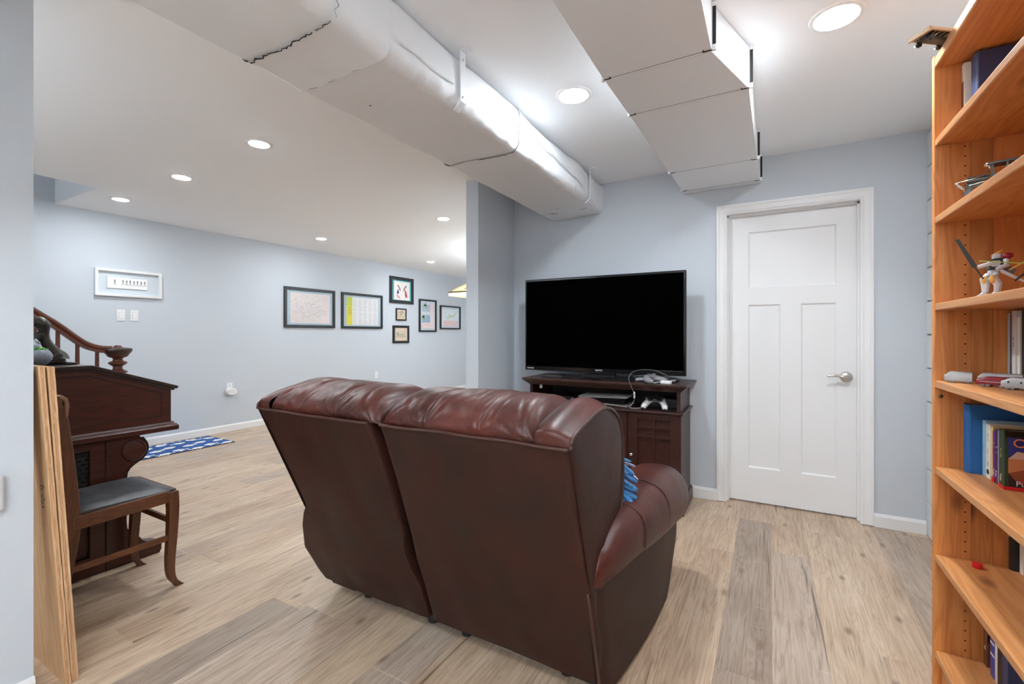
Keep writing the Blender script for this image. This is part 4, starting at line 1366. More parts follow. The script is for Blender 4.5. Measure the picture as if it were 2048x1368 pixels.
def draw_map2(b, x):
    wall_quad(b, 6.74, 7.09, 1.62, 1.775, x, srgb(168, 190, 204)); wall_quad(b, 6.74, 6.98, 1.41, 1.56, x, srgb(140, 172, 198))
    wall_quad(b, 6.98, 7.09, 1.30, 1.60, x, srgb(226, 206, 204)); wall_quad(b, 6.74, 6.98, 1.30, 1.41, x, srgb(226, 206, 204)); wall_quad(b, 6.98, 7.09, 1.62, 1.775, x + .0006, srgb(222, 200, 198))
    for (cy, cz, n) in ((6.84, 1.73, 16), (6.80, 1.51, 22)):
        for i in range(n): wall_disc(b, cy + rd.gauss(0, .035), cz + rd.gauss(0, .022), .014, x + .0003, rd.choice([srgb(170, 190, 130), srgb(186, 200, 150), srgb(150, 178, 120)]), 7)
    for i in range(30): wall_line(b, [(q := rd.uniform(6.76, 7.0), w := rd.uniform(1.63, 1.76)), (q + rd.uniform(.01, .06), w + rd.uniform(-.03, .03))], .004, x + .0004, srgb(196, 150, 150))
    for i in range(5): wall_quad(b, 6.85 + i * .034, 6.862 + i * .034, 1.372 - i * .006, 1.380 - i * .006, x + .0004, srgb(120, 112, 118))
picture(6.658, 7.164, 1.231, 1.855, .030, .030, 'tall narrow black frame with two coloured maps', [(0, srgb(196, 208, 216))], (6.725, 7.105, 1.285, 1.79, srgb(206, 208, 210)), draw_map2)
def draw_map3(b, x):
    wall_quad(b, 7.40, 7.88, 1.47, 1.69, x, srgb(214, 224, 230)); wall_quad(b, 7.40, 7.88, 1.345, 1.465, x, srgb(224, 196, 200))
    for i in range(9): wall_quad(b, 7.43 + i * .048, 7.434 + i * .048, 1.355, 1.455, x + .0001, srgb(236, 216, 218))
    wall_line(b, [(7.50, 1.51), (7.58, 1.52), (7.60, 1.58), (7.66, 1.55), (7.74, 1.57), (7.78, 1.60), (7.85, 1.665)], .020, x + .0002, srgb(190, 198, 140))
    wall_line(b, [(7.46, 1.54), (7.44, 1.60), (7.48, 1.66)], .006, x + .0002, srgb(120, 140, 160))
    for i in range(20): wall_disc(b, rd.uniform(7.5, 7.8), rd.uniform(1.51, 1.60), .008, x + .0003, srgb(176, 188, 130), 6)
picture(7.288, 7.965, 1.291, 1.768, .024, .034, 'wide thin black framed island map, nearest the lamp', [(0, srgb(198, 212, 222))], (7.36, 7.90, 1.335, 1.70, srgb(218, 222, 226)), draw_map3)
def draw_men(b, x):
    k = srgb(50, 50, 50)
    for i, y in enumerate((2.055, 2.122, 2.152, 2.182, 2.215, 2.245, 2.277, 2.308)):
        z = 1.708 + (.003 if i % 2 else 0)
        wall_disc(b, y, z + .026, .0055, x, k, 8)
        wall_line(b, [(y, z + .022), (y, z)], .0042, x, k)
        wall_line(b, [(y - .011, z - .022), (y, z), (y + .011, z - .022)], .0032, x, k)
        wall_line(b, [(y - .010, z + .008), (y, z + .018), (y + .009, z + .006 + .006 * (i % 3))], .003, x, k)
# floating frame with clear glass : wall shows through
wf = thing('framed_picture', 'white frame with a strip of walking stick figures, above the switches', 'picture', (XW, 2.18, 1.71))
b = MB()
def rg(o, x): return [(x, 1.894 + o, 1.571 + o), (x, 2.459 - o, 1.571 + o), (x, 2.459 - o, 1.845 - o), (x, 1.894 + o, 1.845 - o)]
b.grid([rg(0, XW + .001), rg(0, XW + .034), rg(.026, XW + .034), rg(.026, XW + .001)], cv=True)
b.build('frame', M['frame_white'], wf, bevel=.0015)
b = MB(); wall_quad(b, 1.92, 2.433, 1.597, 1.819, XW + .004, (.62, .68, .73)); b.build('backing', M['print'], wf)
b = MB()
b.box(XW + .012, XW + .0155, 1.994, 2.330, 1.654, 1.765, (.9, .9, .89))
draw_men(b, XW + .0162)
b.build('print', M['print'], wf)

# switches, outlets
def plate(y, z, label, rocker=True, name='light_switch'):
    t = thing(name, label, 'switch' if rocker else 'outlet', (XW, y, z))
    MB().box(XW + .001, XW + .007, y - .035, y + .035, z - .057, z + .057).build('cover_plate', M['plastic'], t, bevel=.003)
    if rocker:
        MB().box(XW + .0068, XW + .0075, y - .0175, y + .0175, z - .0345, z + .0345).build('rocker_recess', M['grey_plastic'], t)
        MB().prism([(XW + .007, z - .032), (XW + .0125, z - .032), (XW + .0085, z + .032), (XW + .007, z + .032)], 'y', y - .0155, y + .0155).build('rocker', M['plastic'], t)
    else:
        for dz in (-.020, .020):
            f = MB().lathe([(.016, 0), (.0155, .0025), (.002, .003)], (XW + .0065, y, z + dz), 'x', 18).build('socket', M['plastic'], t, smooth=40)
            for q in (-.006, .006): MB().box(XW + .0092, XW + .0099, y + q - .0012, y + q + .0012, z + dz - .002, z + dz + .007).build('slot', M['black_gap'], f)
    return t
plate(2.108, 1.380, 'left of the two white rocker switches below the white frame')
plate(2.221, 1.382, 'right of the two white rocker switches below the white frame')
plate(3.187, .535, 'white wall outlet above the baseboard with a plug-in device on it', False, 'wall_outlet')
plate(5.587, .500, 'white wall outlet half hidden above the sofa back', False, 'wall_outlet')
PI = thing('plug_in_device', 'rounded white plug-in unit hanging from the outlet by the blue rug', 'plug-in device', (XW + .03, 3.19, .487))
P = []
for i in range(9):
    t_ = i / 8
    xx = XW + .0101 + .055 * t_
    sc = 1 - .12 * t_ ** 3
    P.append([(xx, 3.190 + .062 * sc * math.copysign(abs(math.cos(a)) ** .7, math.cos(a)), .487 + .042 * sc * math.copysign(abs(math.sin(a)) ** .8, math.sin(a))) for a in [2 * math.pi * k / 28 for k in range(28)]])
MB().grid(P, cv=True, cap=True).build('body', M['plastic'], PI, smooth=50)
for (dy, dz) in ((-.028, .0), (.012, .008), (.018, -.014)):
    MB().box(XW + .065, XW + .0665, 3.19 + dy - .007, 3.19 + dy + .007, .487 + dz - .002, .487 + dz + .003).build('slot', M['mid_grey'], PI)
SO = thing('surface_outlet', 'grey surface-mounted outlet cut by the left picture edge', 'outlet', (NX, .42, .70))
MB().box(NX + .0005, NX + .020, .375, .462, .645, .755).build('cover_plate', M['grey_plastic'], SO, bevel=.006)
for dz in (-.02, .02): MB().lathe([(.015, 0), (.0148, .002), (.002, .0022)], (NX + .020, .42, .70 + dz), 'x', 16).build('socket', M['plastic'], SO, smooth=40)

# ------------------------------------------------------------------ stair railing and steps
SR = thing('stair_railing', 'reddish wooden handrail curving down to a turned newel post', 'railing', (SX, 1.737, 0))
RX = -4.84
rl = [(RX, .55, 1.885), (RX, .80, 1.69), (RX, 1.10, 1.456), (RX, 1.251, 1.338), (RX, 1.357, 1.254), (RX, 1.481, 1.139), (RX, 1.553, 1.088), (RX, 1.628, 1.062), (RX, 1.70, 1.056)]
path = smoothpath(rl, 46)
P = []
prof = [(-.024, -.026), (.024, -.026), (.026, -.014), (.020, -.006), (.031, .006), (.030, .020), (.018, .031), (0, .034), (-.018, .031), (-.030, .020), (-.031, .006), (-.020, -.006), (-.026, -.014)]
for i, p in enumerate(path):
    t_ = (path[min(i + 1, 45)] - path[max(i - 1, 0)]).normalized()
    n_ = Vector((0, -t_.z, t_.y))
    P.append([tuple(p + Vector((u, 0, 0)) + n_ * w) for u, w in prof])
MB().grid(P, cv=True, cap=True).build('handrail', M['rail'], SR, smooth=50)
nw = [(.058, 0), (.058, .84), (.050, .855), (.066, .862), (.066, .872), (.046, .882), (.034, .892), (.032, .915), (.046, .925), (.062, .938), (.066, .945), (.060, .953), (.036, .962), (.032, .978), (.036, .985), (.060, .994), (.070, 1.002), (.072, 1.010), (.080, 1.020), (.094, 1.042), (.098, 1.056), (.092, 1.066), (.060, 1.071), (.050, 1.072), (.030, 1.078), (.024, 1.090), (.012, 1.094), (.002, 1.095)]
MB().lathe(nw, (RX, 1.745, 0), 'z', 28).build('newel_post', M['rail'], SR, smooth=45)
MB().lathe([(.074, 1.012), (.096, 1.041), (.100, 1.056), (.094, 1.068), (.060, 1.073)], (RX, 1.745, 0), 'z', 28).build('newel_cap_band', M['rail_dark'], SR, smooth=45)
steps_y = [1.58 - .27 * i for i in range(6)]
ST = thing('staircase', 'carpetless wooden steps behind the railing, mostly hidden by the organ', 'stairs', (-5.3, 1.2, 0))
for i, ys in enumerate(steps_y):
    s_ = MB().box(WX0 + .018, SX - .02, ys - .27, ys, .0 if i == 0 else .19 * i - .001, .19 * (i + 1)).build('step', M['rail_dark'], ST)
for y in (.70, .84, .98, 1.11, 1.24, 1.368, 1.484, 1.607):
    zt = lerp_tab([(p.y, p.z) for p in path], y) - .024
    zb = 0.0
    for i, ys in enumerate(steps_y):
        if ys - .27 <= y < ys: zb = .19 * (i + 1)
    MB().lathe([(.019, zb), (.019, zb + .25), (.0185, zb + .3), (.013, zt - .01), (.013, zt + .01)], (RX, y, 0), 'z', 14).build('baluster', M['rail'], SR, smooth=40)

# rug
RG = thing('runner_rug', 'blue rug with white blowfish lying by the long wall', 'rug', (-5.43, 2.3, 0))
b = MB().prism([(-5.70, 1.72), (-5.16, 1.72), (-5.135, 2.892), (-5.706, 2.900)], 'z', .0006, .006)
b.build('backing', M['rug_back'], RG)
b = MB()
BLU = srgb(38, 84, 148)
b.add([(-5.696, 1.725, .0068), (-5.166, 1.725, .0068), (-5.143, 2.886, .0068), (-5.700, 2.893, .0068)], [(0, 1, 2, 3)], BLU)
WH = srgb(232, 230, 224)
def fish(cx, cy, s, flip, a):
    z = .0074
    n = 14
    ca, sa = math.cos(a), math.sin(a)
    def T(u, v): return (cx + (u * ca - v * sa) * s, cy + (u * sa + v * ca) * s * flip, z)
    b.add([T(.040 * math.sin(2 * math.pi * k / n), .062 * math.cos(2 * math.pi * k / n)) for k in range(n)], [tuple(range(n))], WH)
    b.add([T(-.006, -.055), T(.006, -.055), T(.026, -.100), T(.004, -.086), T(-.022, -.100)], [(0, 1, 2, 3, 4)], WH)
    b.add([T(.034, -.01), T(.062, -.03), T(.036, .015)], [(0, 1, 2)], WH); b.add([T(-.034, -.01), T(-.06, -.028), T(-.036, .015)], [(0, 1, 2)], WH)
    for q in range(5): b.add([T(-.02 + q * .010, -.02 + (q % 2) * .02), T(-.014 + q * .010, -.02 + (q % 2) * .02), T(-.017 + q * .010, -.012 + (q % 2) * .02)], [(0, 1, 2)], BLU)
rr_ = random.Random(9)
for i in range(3):
    for j in range(8):
        fish(-5.62 + i * .19 + (j % 2) * .06, 1.80 + j * .148, .92, 1 if (i + j) % 2 else -1, rr_.uniform(-.5, .5))
for j in range(16):
    for xx, sg in ((-5.68, 1), (-5.175, -1)):
        b.add([(xx + sg * .004, 1.74 + j * .07, .0073), (xx + sg * .022, 1.75 + j * .07, .0073), (xx + sg * .018, 1.775 + j * .07, .0073), (xx, 1.765 + j * .07, .0073)], [(0, 1, 2, 3)], WH)
b.build('woven_pattern', M['rug'], RG)

# hanging glass lamp beyond the wall end
LP = thing('pendant_lamp', 'amber stained-glass hanging lamp half hidden by the wall end', 'lamp', (-3.0, 4.6, CZ))
lc = Vector((-3.0, 4.6, 0))
def sq(h, z): return [(lc.x + sx * h, lc.y + sy * h, z) for sx, sy in ((-1, -1), (1, -1), (1, 1), (-1, 1))]
lo, hi = sq(.285, 1.675), sq(.095, 1.82)
for k in range(4):
    a0, a1, c0, c1 = [Vector(p) for p in (lo[k], lo[(k + 1) % 4], hi[k], hi[(k + 1) % 4])]
    for (u0, u1) in ((0, .25), (.25, .75), (.75, 1)):
        pl = a0.lerp(a1, u0), a0.lerp(a1, u1), c0.lerp(c1, u1), c0.lerp(c1, u0)
        inn = Vector((0, 0, -.004))
        MB().grid([[tuple(q) for q in pl], [tuple(q + inn) for q in pl]], cv=True, cap=True).build('glass_panel', M['shade'], LP)
    MB().tube([tuple(a0), tuple(c0)], .007, 6).build('corner_came', M['brass'], LP)
    b = MB()
    for i in range(9):
        u = .3 + .05 * i
        p0 = a0.lerp(a1, u).lerp(c0.lerp(c1, u), .25 + .1 * (i % 3)); p1 = a0.lerp(a1, u + .05).lerp(c0.lerp(c1, u + .05), .55 + .08 * (i % 2))
        b.tube([tuple(p0 + Vector((0, 0, .003))), tuple(p1 + Vector((0, 0, .003)))], .004, 5)
    q = b.build('lead_motif', M['rail_dark'], LP); q['kind'] = 'stuff'
b = MB(); b.grid([sq(.287, 1.672), sq(.289, 1.664), sq(.286, 1.635), sq(.283, 1.635), sq(.283, 1.672)], cv=True); b.build('rim_glass', M['shade_rim'], LP)
b = MB(); b.grid([sq(.290, 1.672), sq(.290, 1.682), sq(.276, 1.690), sq(.276, 1.672)], cv=True); b.build('rim_band', M['brass'], LP)
b = MB(); b.grid([sq(.105, 1.815), sq(.105, 1.845), sq(.06, 1.855)], cv=True, cap=True); b.build('cap', M['brass'], LP)
MB().tube([(lc.x, lc.y, 1.85), (lc.x, lc.y, CZ - .02)], .006, 8).build('chain', M['brass'], LP)
MB().lathe([(.06, -.02), (.055, -.004), (.05, 0)], (lc.x, lc.y, CZ), 'z', 20).build('ceiling_plate', M['brass'], LP)
MB().ball((lc.x, lc.y, 1.745), .035, 14, 8).build('bulb', M['bulb'], LP, smooth=True)

# ------------------------------------------------------------------ old organ, seen from its end
OG = thing('reed_organ', 'dark red-brown wooden organ seen from its end, with sloped lid and round scroll bracket', 'organ', (-3.5, .85, 0))
OX0, OX1 = -4.12, -2.89
CASE = [(.34, .705), (1.28, .705), (1.28, .893), (.932, 1.020), (.34, 1.020)]
MB().prism(CASE, 'x', OX0, OX1).build('case', M['organ'], OG, bevel=.002)
# thin incised panel line on the end, as proud fillets
INS = [(.40, .745), (1.235, .745), (1.235, .868), (.925, .985), (.40, .985)]
for xx, sg in ((OX1, 1), (OX0, -1)):
    pts = [(xx + sg * .0005, p[0], p[1]) for p in INS] + [(xx + sg * .0005, INS[0][0], INS[0][1])]
    for a, c in zip(pts, pts[1:]): MB().tube([a, c], .0022, 5).build('panel_bead', M['organ_top'], OG)
LID = [(.325, 1.018), (.934, 1.018), (1.302, .886), (1.312, .897), (1.305, .903), (.938, 1.037), (.325, 1.037)]
MB().prism(LID, 'x', OX0 - .018, OX1 + .018).build('lid', M['organ_top'], OG, bevel=.004)
MB().prism([(.33, 1.008), (.930, 1.008), (1.290, .878), (1.296, .888), (.934, 1.019), (.33, 1.019)], 'x', OX0 - .009, OX1 + .009).build('lid_moulding', M['organ_top'], OG, bevel=.002)
b = MB()
def oring(o, z): return [(OX0 - o, .335 - o * .3, z), (OX1 + o, .335 - o * .3, z), (OX1 + o, 1.284 + o, z), (OX0 - o, 1.284 + o, z)]
b.grid([oring(.002, .708), oring(.006, .706), oring(.009, .698), oring(.016, .695), oring(.020, .688), oring(.024, .685), oring(.024, .664), oring(.018, .660)], cv=True, cap=True)
b.build('base_moulding', M['organ'], OG)
MB().box(OX0 + .03, OX1 - .03, .36, .995, .0, .665).build('lower_case', M['organ'], OG)
for xx, sg in ((OX1 - .03, 1), (OX0 + .03, -1)):
    xs = sorted((xx, xx + sg * .022))
    f = MB()
    for (y0, y1, z0, z1) in ((.36, .52, 0, .662), (.935, .996, 0, .662), (.52, .935, .615, .662), (.52, .935, .295, .345), (.52, .935, 0, .095)): f.box(xs[0], xs[1], y0, y1, z0, z1)
    fr_ = f.build('end_frame', M['organ'], OG, bevel=.002)
    MB().box(min(xx, xx + sg * .004), max(xx, xx + sg * .004), .52, .935, .095, .295).build('sunk_panel', M['organ'], OG)
    MB().box(min(xx, xx + sg * .003), max(xx, xx + sg * .003), .52, .935, .345, .615).build('grille_backing', M['black_gap'], OG)
    g = MB()
    for i in range(12):
        z0 = .36 + i * .021
        for j in range(16):
            y0 = .53 + j * .026 + (.013 if i % 2 else 0)
            g.tube([(xx + sg * .006, y0, z0), (xx + sg * .010, y0 + .007, z0 + .008), (xx + sg * .006, y0 + .014, z0)], .0026, 4)
    q = g.build('metal_grille', M['grille'], OG); q['kind'] = 'stuff'
    MB().tube([(xx + sg * .022, .60, .628), (xx + sg * .022, .93, .628)], .003, 5).build('panel_bead', M['organ_top'], OG)
    # scroll bracket
    xb = sorted((xx - sg * .05, xx + sg * .024))
    out = [(.998, .662), (1.135, .662), (1.140, .650), (1.158, .636), (1.172, .612), (1.177, .584), (1.172, .556), (1.156, .532), (1.128, .512), (1.102, .498), (1.088, .478), (1.084, .44), (1.083, .22), (1.086, .185), (1.100, .158), (1.118, .148), (1.122, .135), (1.140, .118), (1.150, .100), (1.172, .082), (1.225, .066), (1.238, .050), (1.238, .020), (1.228, 0), (.998, 0)]
    br = MB().prism(out, 'x', xb[0], xb[1]).build('scroll_bracket', M['organ'], OG, bevel=.003)
    h = [(.054, 0), (.054, .006), (.049, .010), (.046, .006), (.043, .007), (.002, .0085)]
    MB().lathe([(r, sg * d) for r, d in h], (xx + sg * .024, 1.112, .583), 'x', 36).build('round_boss', M['organ'], br, smooth=35)
    w = smoothpath([(xx + sg * .024, y, z) for y, z in ((1.150, .645), (1.170, .61), (1.174, .575), (1.155, .537), (1.115, .51), (1.09, .485), (1.08, .44), (1.08, .25))], 40)
    MB().tube(w, .004, 5).build('scroll_bead', M['organ_top'], br)
    MB().box(xs[0], xs[1] + (.004 if sg > 0 else 0), .996, 1.000, .0, .662).build('joint_line', M['black_gap'], br)

# carved figure and cat planter on the organ
CV = thing('wood_carving', 'dark carved wooden figure leaning on the organ top behind the planter', 'carving', (-3.14, .87, 1.037))
b = MB()
b.tube(smoothpath([(-3.15, .765, 1.225), (-3.145, .80, 1.252), (-3.14, .832, 1.238), (-3.14, .838, 1.195), (-3.14, .845, 1.150), (-3.14, .868, 1.105), (-3.14, .890, 1.075), (-3.14, .892, 1.066)], 30),
       [.018 + .010 * math.sin(min(1, i / 7) * 1.57) if i < 10 else (.024 - .006 * math.sin((i - 10) / 8 * 3.14) if i < 18 else .022 + .022 * (i - 18) / 12) for i in range(30)], 14, sx=1.2)
b.build('body', M['carving'], CV, smooth=True)
MB().prism([(.79, 1.0375), (.915, 1.0375), (.912, 1.050), (.905, 1.085), (.885, 1.105), (.86, 1.085), (.82, 1.06)], 'x', -3.19, -3.10).build('base_block', M['carving'], CV, bevel=.012, smooth=40)
MB().tube(smoothpath([(-3.14, .835, 1.19), (-3.14, .80, 1.16), (-3.14, .79, 1.12), (-3.14, .80, 1.075)], 12), .022, 10).build('limb', M['carving'], CV, smooth=True)
MB().prism([(.885, 1.0375), (.932, 1.0375), (.932, 1.047), (.89, 1.052)], 'x', -3.09, -3.03).build('flat_foot', M['carving'], CV, bevel=.004)
CP = thing('cat_planter', 'grey cat-shaped plant pot with a green succulent on the organ top', 'planter', (-3.03, .79, 1.037))
c0 = (-3.03, .775, 1.0372)
MB().lathe([(.030, 0), (.046, .010), (.060, .030), (.063, .048), (.056, .066), (.046, .078), (.043, .078), (.050, .062), (.002, .058)], c0, 'z', 28).build('bowl', M['pot'], CP, smooth=50)
b = MB()
P = []
for i in range(15):
    a = i / 14
    z = 1.095 + .062 * a
    r = .044 * (1 - (max(0, a - .45) / .55) ** 2.5 * .75)
    P.append([(c0[0] - .035 + r * math.cos(t), c0[1] - .012 + r * .95 * math.sin(t), z) for t in [2 * math.pi * k / 24 for k in range(24)]])
b.grid(P, cv=True, cap=True)
hd = b.build('cat_head', M['pot'], CP, smooth=True)
for dy in (-.026, .026):
    MB().lathe([(.016, 0), (.012, .012), (.002, .026)], (c0[0] - .035, c0[1] - .012 + dy, 1.142), 'z', 12).build('ear', M['pot'], hd, smooth=True)
for i in range(13):
    a = i * 2.4
    r = .012 + .022 * (i / 13)
    b = MB()
    tip = Vector((c0[0] + (r + .018) * math.cos(a), c0[1] + (r + .018) * math.sin(a), 1.128 - .010 * i / 13))
    base = Vector((c0[0] + .3 * r * math.cos(a), c0[1] + .3 * r * math.sin(a), 1.100))
    b.tube([base, base.lerp(tip, .5) + Vector((0, 0, .005)), tip], [.004, .0085, .001], 6)
    b.build('leaf', M['leaf'], CP, smooth=True)

# ------------------------------------------------------------------ old chair
CHR = thing('side_chair', 'worn brown wooden chair with a black leather seat beside the organ', 'chair', (-2.63, .92, 0))
def leg(pts, w, d, name='leg'):
    path = smoothpath(pts, 18)
    P = []
    for i, p in enumerate(path):
        t = i / 17
        ww, dd = lerp_tab(w, t) / 2, lerp_tab(d, t) / 2
        P.append([(p.x - ww, p.y - dd, p.z), (p.x + ww, p.y - dd, p.z), (p.x + ww, p.y + dd, p.z), (p.x - ww, p.y + dd, p.z)])
    return MB().grid(P, cv=True, cap=True).build(name, M['chair'], CHR, bevel=.005, smooth=50)
for x in (-2.452, -2.822):
    leg([(x, 1.086, .452), (x, 1.092, .38), (x, 1.088, .25), (x, 1.080, .12), (x, 1.086, .05), (x, 1.108, .012), (x, 1.118, .0)], [(0, .044), (.4, .036), (.8, .028), (1, .034)], [(0, .046), (.4, .036), (.8, .026), (.93, .034), (1, .036)])
for x in (-2.468, -2.806):
    leg([(x, .676, .0), (x, .708, .16), (x, .735, .36), (x, .738, .48), (x, .722, .70), (x, .700, .905)], [(0, .030), (.4, .036), (1, .032)], [(0, .034), (.4, .050), (.6, .048), (1, .038)])
    MB().prism([(.716, .855), (.724, .862), (.728, .905), (.722, .932), (.706, .946), (.684, .948), (.682, .936), (.704, .932), (.712, .92)], 'x', x - .019, x + .019).build('rail_end', M['chair_pale'], CHR, bevel=.003)
def bar(a, c, w, h, name, m='chair_y'):
    a, c = Vector(a), Vector(c)
    t = (c - a).normalized()
    s = t.cross(Vector((0, 0, 1))).normalized() * w / 2
    u = Vector((0, 0, h / 2))
    return MB().grid([[p - s - u, p + s - u, p + s + u, p - s + u] for p in (a, c)], cv=True, cap=True).build(name, M[m], CHR, bevel=.003)
bar((-2.447, 1.075, .432), (-2.462, .745, .420), .024, .055, 'seat_rail'); bar((-2.827, 1.075, .432), (-2.812, .745, .420), .024, .055, 'seat_rail')
bar((-2.452, 1.096, .432), (-2.822, 1.096, .432), .024, .055, 'seat_rail'); bar((-2.468, .735, .42), (-2.806, .735, .42), .022, .05, 'seat_rail')
bar((-2.450, 1.078, .238), (-2.466, .715, .232), .016, .026, 'stretcher')
bar((-2.452, 1.085, .315), (-2.822, 1.085, .315), .016, .026, 'stretcher'); bar((-2.468, .69, .20), (-2.806, .69, .20), .016, .026, 'stretcher')
P = []
for i in range(13):
    v = i / 12
    y = .750 + v * .345
    hw = .176 + .020 * v
    row = []
    for j in range(13):
        u = j / 12 * 2 - 1
        e = min(1, (1 - abs(u)) / .14, v / .1 + .001, (1 - v) / .1 + .001)
        row.append((-2.637 + u * hw, y, .4605 + .013 * min(1, e) ** .5 + noise.noise(Vector((u * 2, v * 3, 4))) * .003))
    P.append(row)
b = MB().grid(P)
skirt = [P[0][j] for j in range(13)] + [P[i][12] for i in range(1, 13)] + [P[12][j] for j in range(11, -1, -1)] + [P[i][0] for i in range(11, 0, -1)]
b.grid([skirt, [(p[0], p[1], .452) for p in skirt]], cv=True)
b.build('seat', M['seat'], CHR, smooth=60)
# crest rail with rounded ends, and splat
b = MB()
P = []
for i in range(15):
    u = i / 14 * 2 - 1
    x = -2.637 + .192 * u
    zt = .945 + .012 * (1 - u * u)
    y = .694 - .014 * (1 - u * u)
    hh = .072 if abs(u) < .97 else .064
    P.append([(x, y - .011, zt - hh), (x, y + .012, zt - hh), (x, y + .012, zt - .014), (x, y + .006, zt - .002), (x, y - .006, zt), (x, y - .011, zt - .012)])
b.grid(P, cv=True, cap=True)
b.build('crest_rail', M['chair'], CHR, bevel=.004, smooth=40)
P = [[(-2.637 - w, .715 - .02 * k, z), (-2.637 + w, .715 - .02 * k, z), (-2.637 + w, .725 - .02 * k, z), (-2.637 - w, .725 - .02 * k, z)] for k, (w, z) in enumerate(((.045, .445), (.055, .66), (.048, .885)))]
MB().grid(P, cv=True, cap=True).build('splat', M['chair'], CHR)

# ------------------------------------------------------------------ plywood leaning on the wall end
def board(name, label, y0, thick, x1, h, lean, m_face):
    t = thing(name, label, 'plywood', (x1 - .4, y0, 0), 'plywood boards leaning on the wall end')
    nl = 3
    for k in range(nl):
        ya, yb = y0 + thick * k / nl, y0 + thick * (k + 1) / nl
        rows = []
        nz2 = 46
        for i in range(nz2 + 1):
            z = h * i / nz2
            off = -lean * z / h
            j = noise.noise(Vector((z * 26, k * 3.1, y0 * 50))) * .0035 + noise.noise(Vector((z * 70, k * 5, y0 * 30))) * .0016
            rows.append([(x1 - .78, ya + off, z + .0005), (x1 + j, ya + off, z + .0005), (x1 + j, yb + off - .0004, z + .0005), (x1 - .78, yb + off - .0004, z + .0005)])
        MB().grid(rows, cv=True, cap=True).build('ply_layer', M['ply'] if k in (0, nl - 1) else M['ply_edge'], t)
    return t
board('plywood_board', 'bare plywood board against the left wall end, stamped face outwards', .606, .016, -2.078, 1.083, .066, 'ply')
board('plywood_board', 'second plywood board, the one nearer the old chair', .6230, .019, -2.081, 1.080, .0610, 'ply')
b = MB()
rs = random.Random(4)
for i in range(26):
    zz, xx = .60 + rs.uniform(0, .085), -2.135 + rs.uniform(-.02, .012)
    yy = .606 - .066 * zz / 1.083 - .0006
    b.add([(xx, yy, zz), (xx + rs.uniform(.003, .012), yy, zz), (xx + rs.uniform(.003, .012), yy, zz + .004), (xx, yy, zz + .004)], [(0, 1, 2, 3)])
st = b.build('ink_stamp', M['toy_dark'], bpy.data.objects['plywood_board']); st['kind'] = 'stuff'

# ------------------------------------------------------------------ pine bookcase
BX, BXB, BYF, BYN = .474, .797, 2.010, 1.085          # front, back, far side inner face, near side inner face
BC = thing('bookcase', 'tall orange pine bookcase with adjustable shelves at the right edge', 'bookcase', (.63, 1.55, 0))
SH = [.144, .461, .752, 1.036, 1.291, 1.578, 1.834]
for y0, y1 in ((BYF, BYF + .021), (BYN - .021, BYN)):
    sp = MB().box(BX - .001, BX + .030, y0, y1, 0, 2.112).build('side_panel', M['pine_z'], BC, bevel=.0035, seg=3, smooth=40)
    w = (.060, .052, .078, .055, .048)
    x = BX + .030
    for k in w:
        MB().box(x - (.006 if k == .060 else -.0003), min(x + k, BXB) - .0003, y0 + (-.0003 if y0 == BYF else 0), y1 + (0 if y0 == BYF else .0003), 0, 2.106).build('stave', M['pine_z'], sp, bevel=.0008, seg=1)
        x += k
    hb = MB()
    yy, sg = (y0, -1) if y0 == BYF else (y1, 1)
    for xx in (BX + .076, BXB - .05):
        for i in range(64):
            z = .07 + i * .032
            if any(s - .03 < z < s + .004 for s in SH): continue
            hb.add([(xx + .0026 * math.cos(2 * math.pi * k / 8), yy + sg * .0008, z + .0026 * math.sin(2 * math.pi * k / 8)) for k in range(8)], [tuple(range(8))])
    q = hb.build('pin_holes', M['hole'], sp); q['kind'] = 'stuff'
for z in SH:
    MB().box(BX + .002, BXB - .006, BYN + .001, BYF - .001, z - .0235, z).build('shelf', M['pine_y'], BC, bevel=.003, smooth=40)
MB().box(BX + .001, BXB, BYN + .0005, BYF - .0005, 2.070, 2.105).build('top_board', M['pine_y'], BC, bevel=.005, smooth=40)
MB().box(BX + .02, BX + .04, BYN + .001, BYF - .001, 0, .12).build('kick_board', M['pine_y'], BC)
for k in range(7):
    ya = BYN + (BYF - BYN) * k / 7
    MB().box(BXB - .006, BXB, ya + .0006, ya + (BYF - BYN) / 7 - .0006, .02, 2.07).build('back_board', M['pine_z'], BC)
sc_ = MB().lathe([(.006, .001), (.0065, -.002), (.002, -.0035)], (BX + .016, BYF, .985), 'y', 12).build('screw_head', M['brass'], BC, smooth=True)

RX_SPINE = Matrix(((0, 0, -1), (0, -1, 0), (-1, 0, 0))).to_euler()      # text on a spine facing the room, reading downwards
RX_COVER = (math.radians(90), 0, 0)


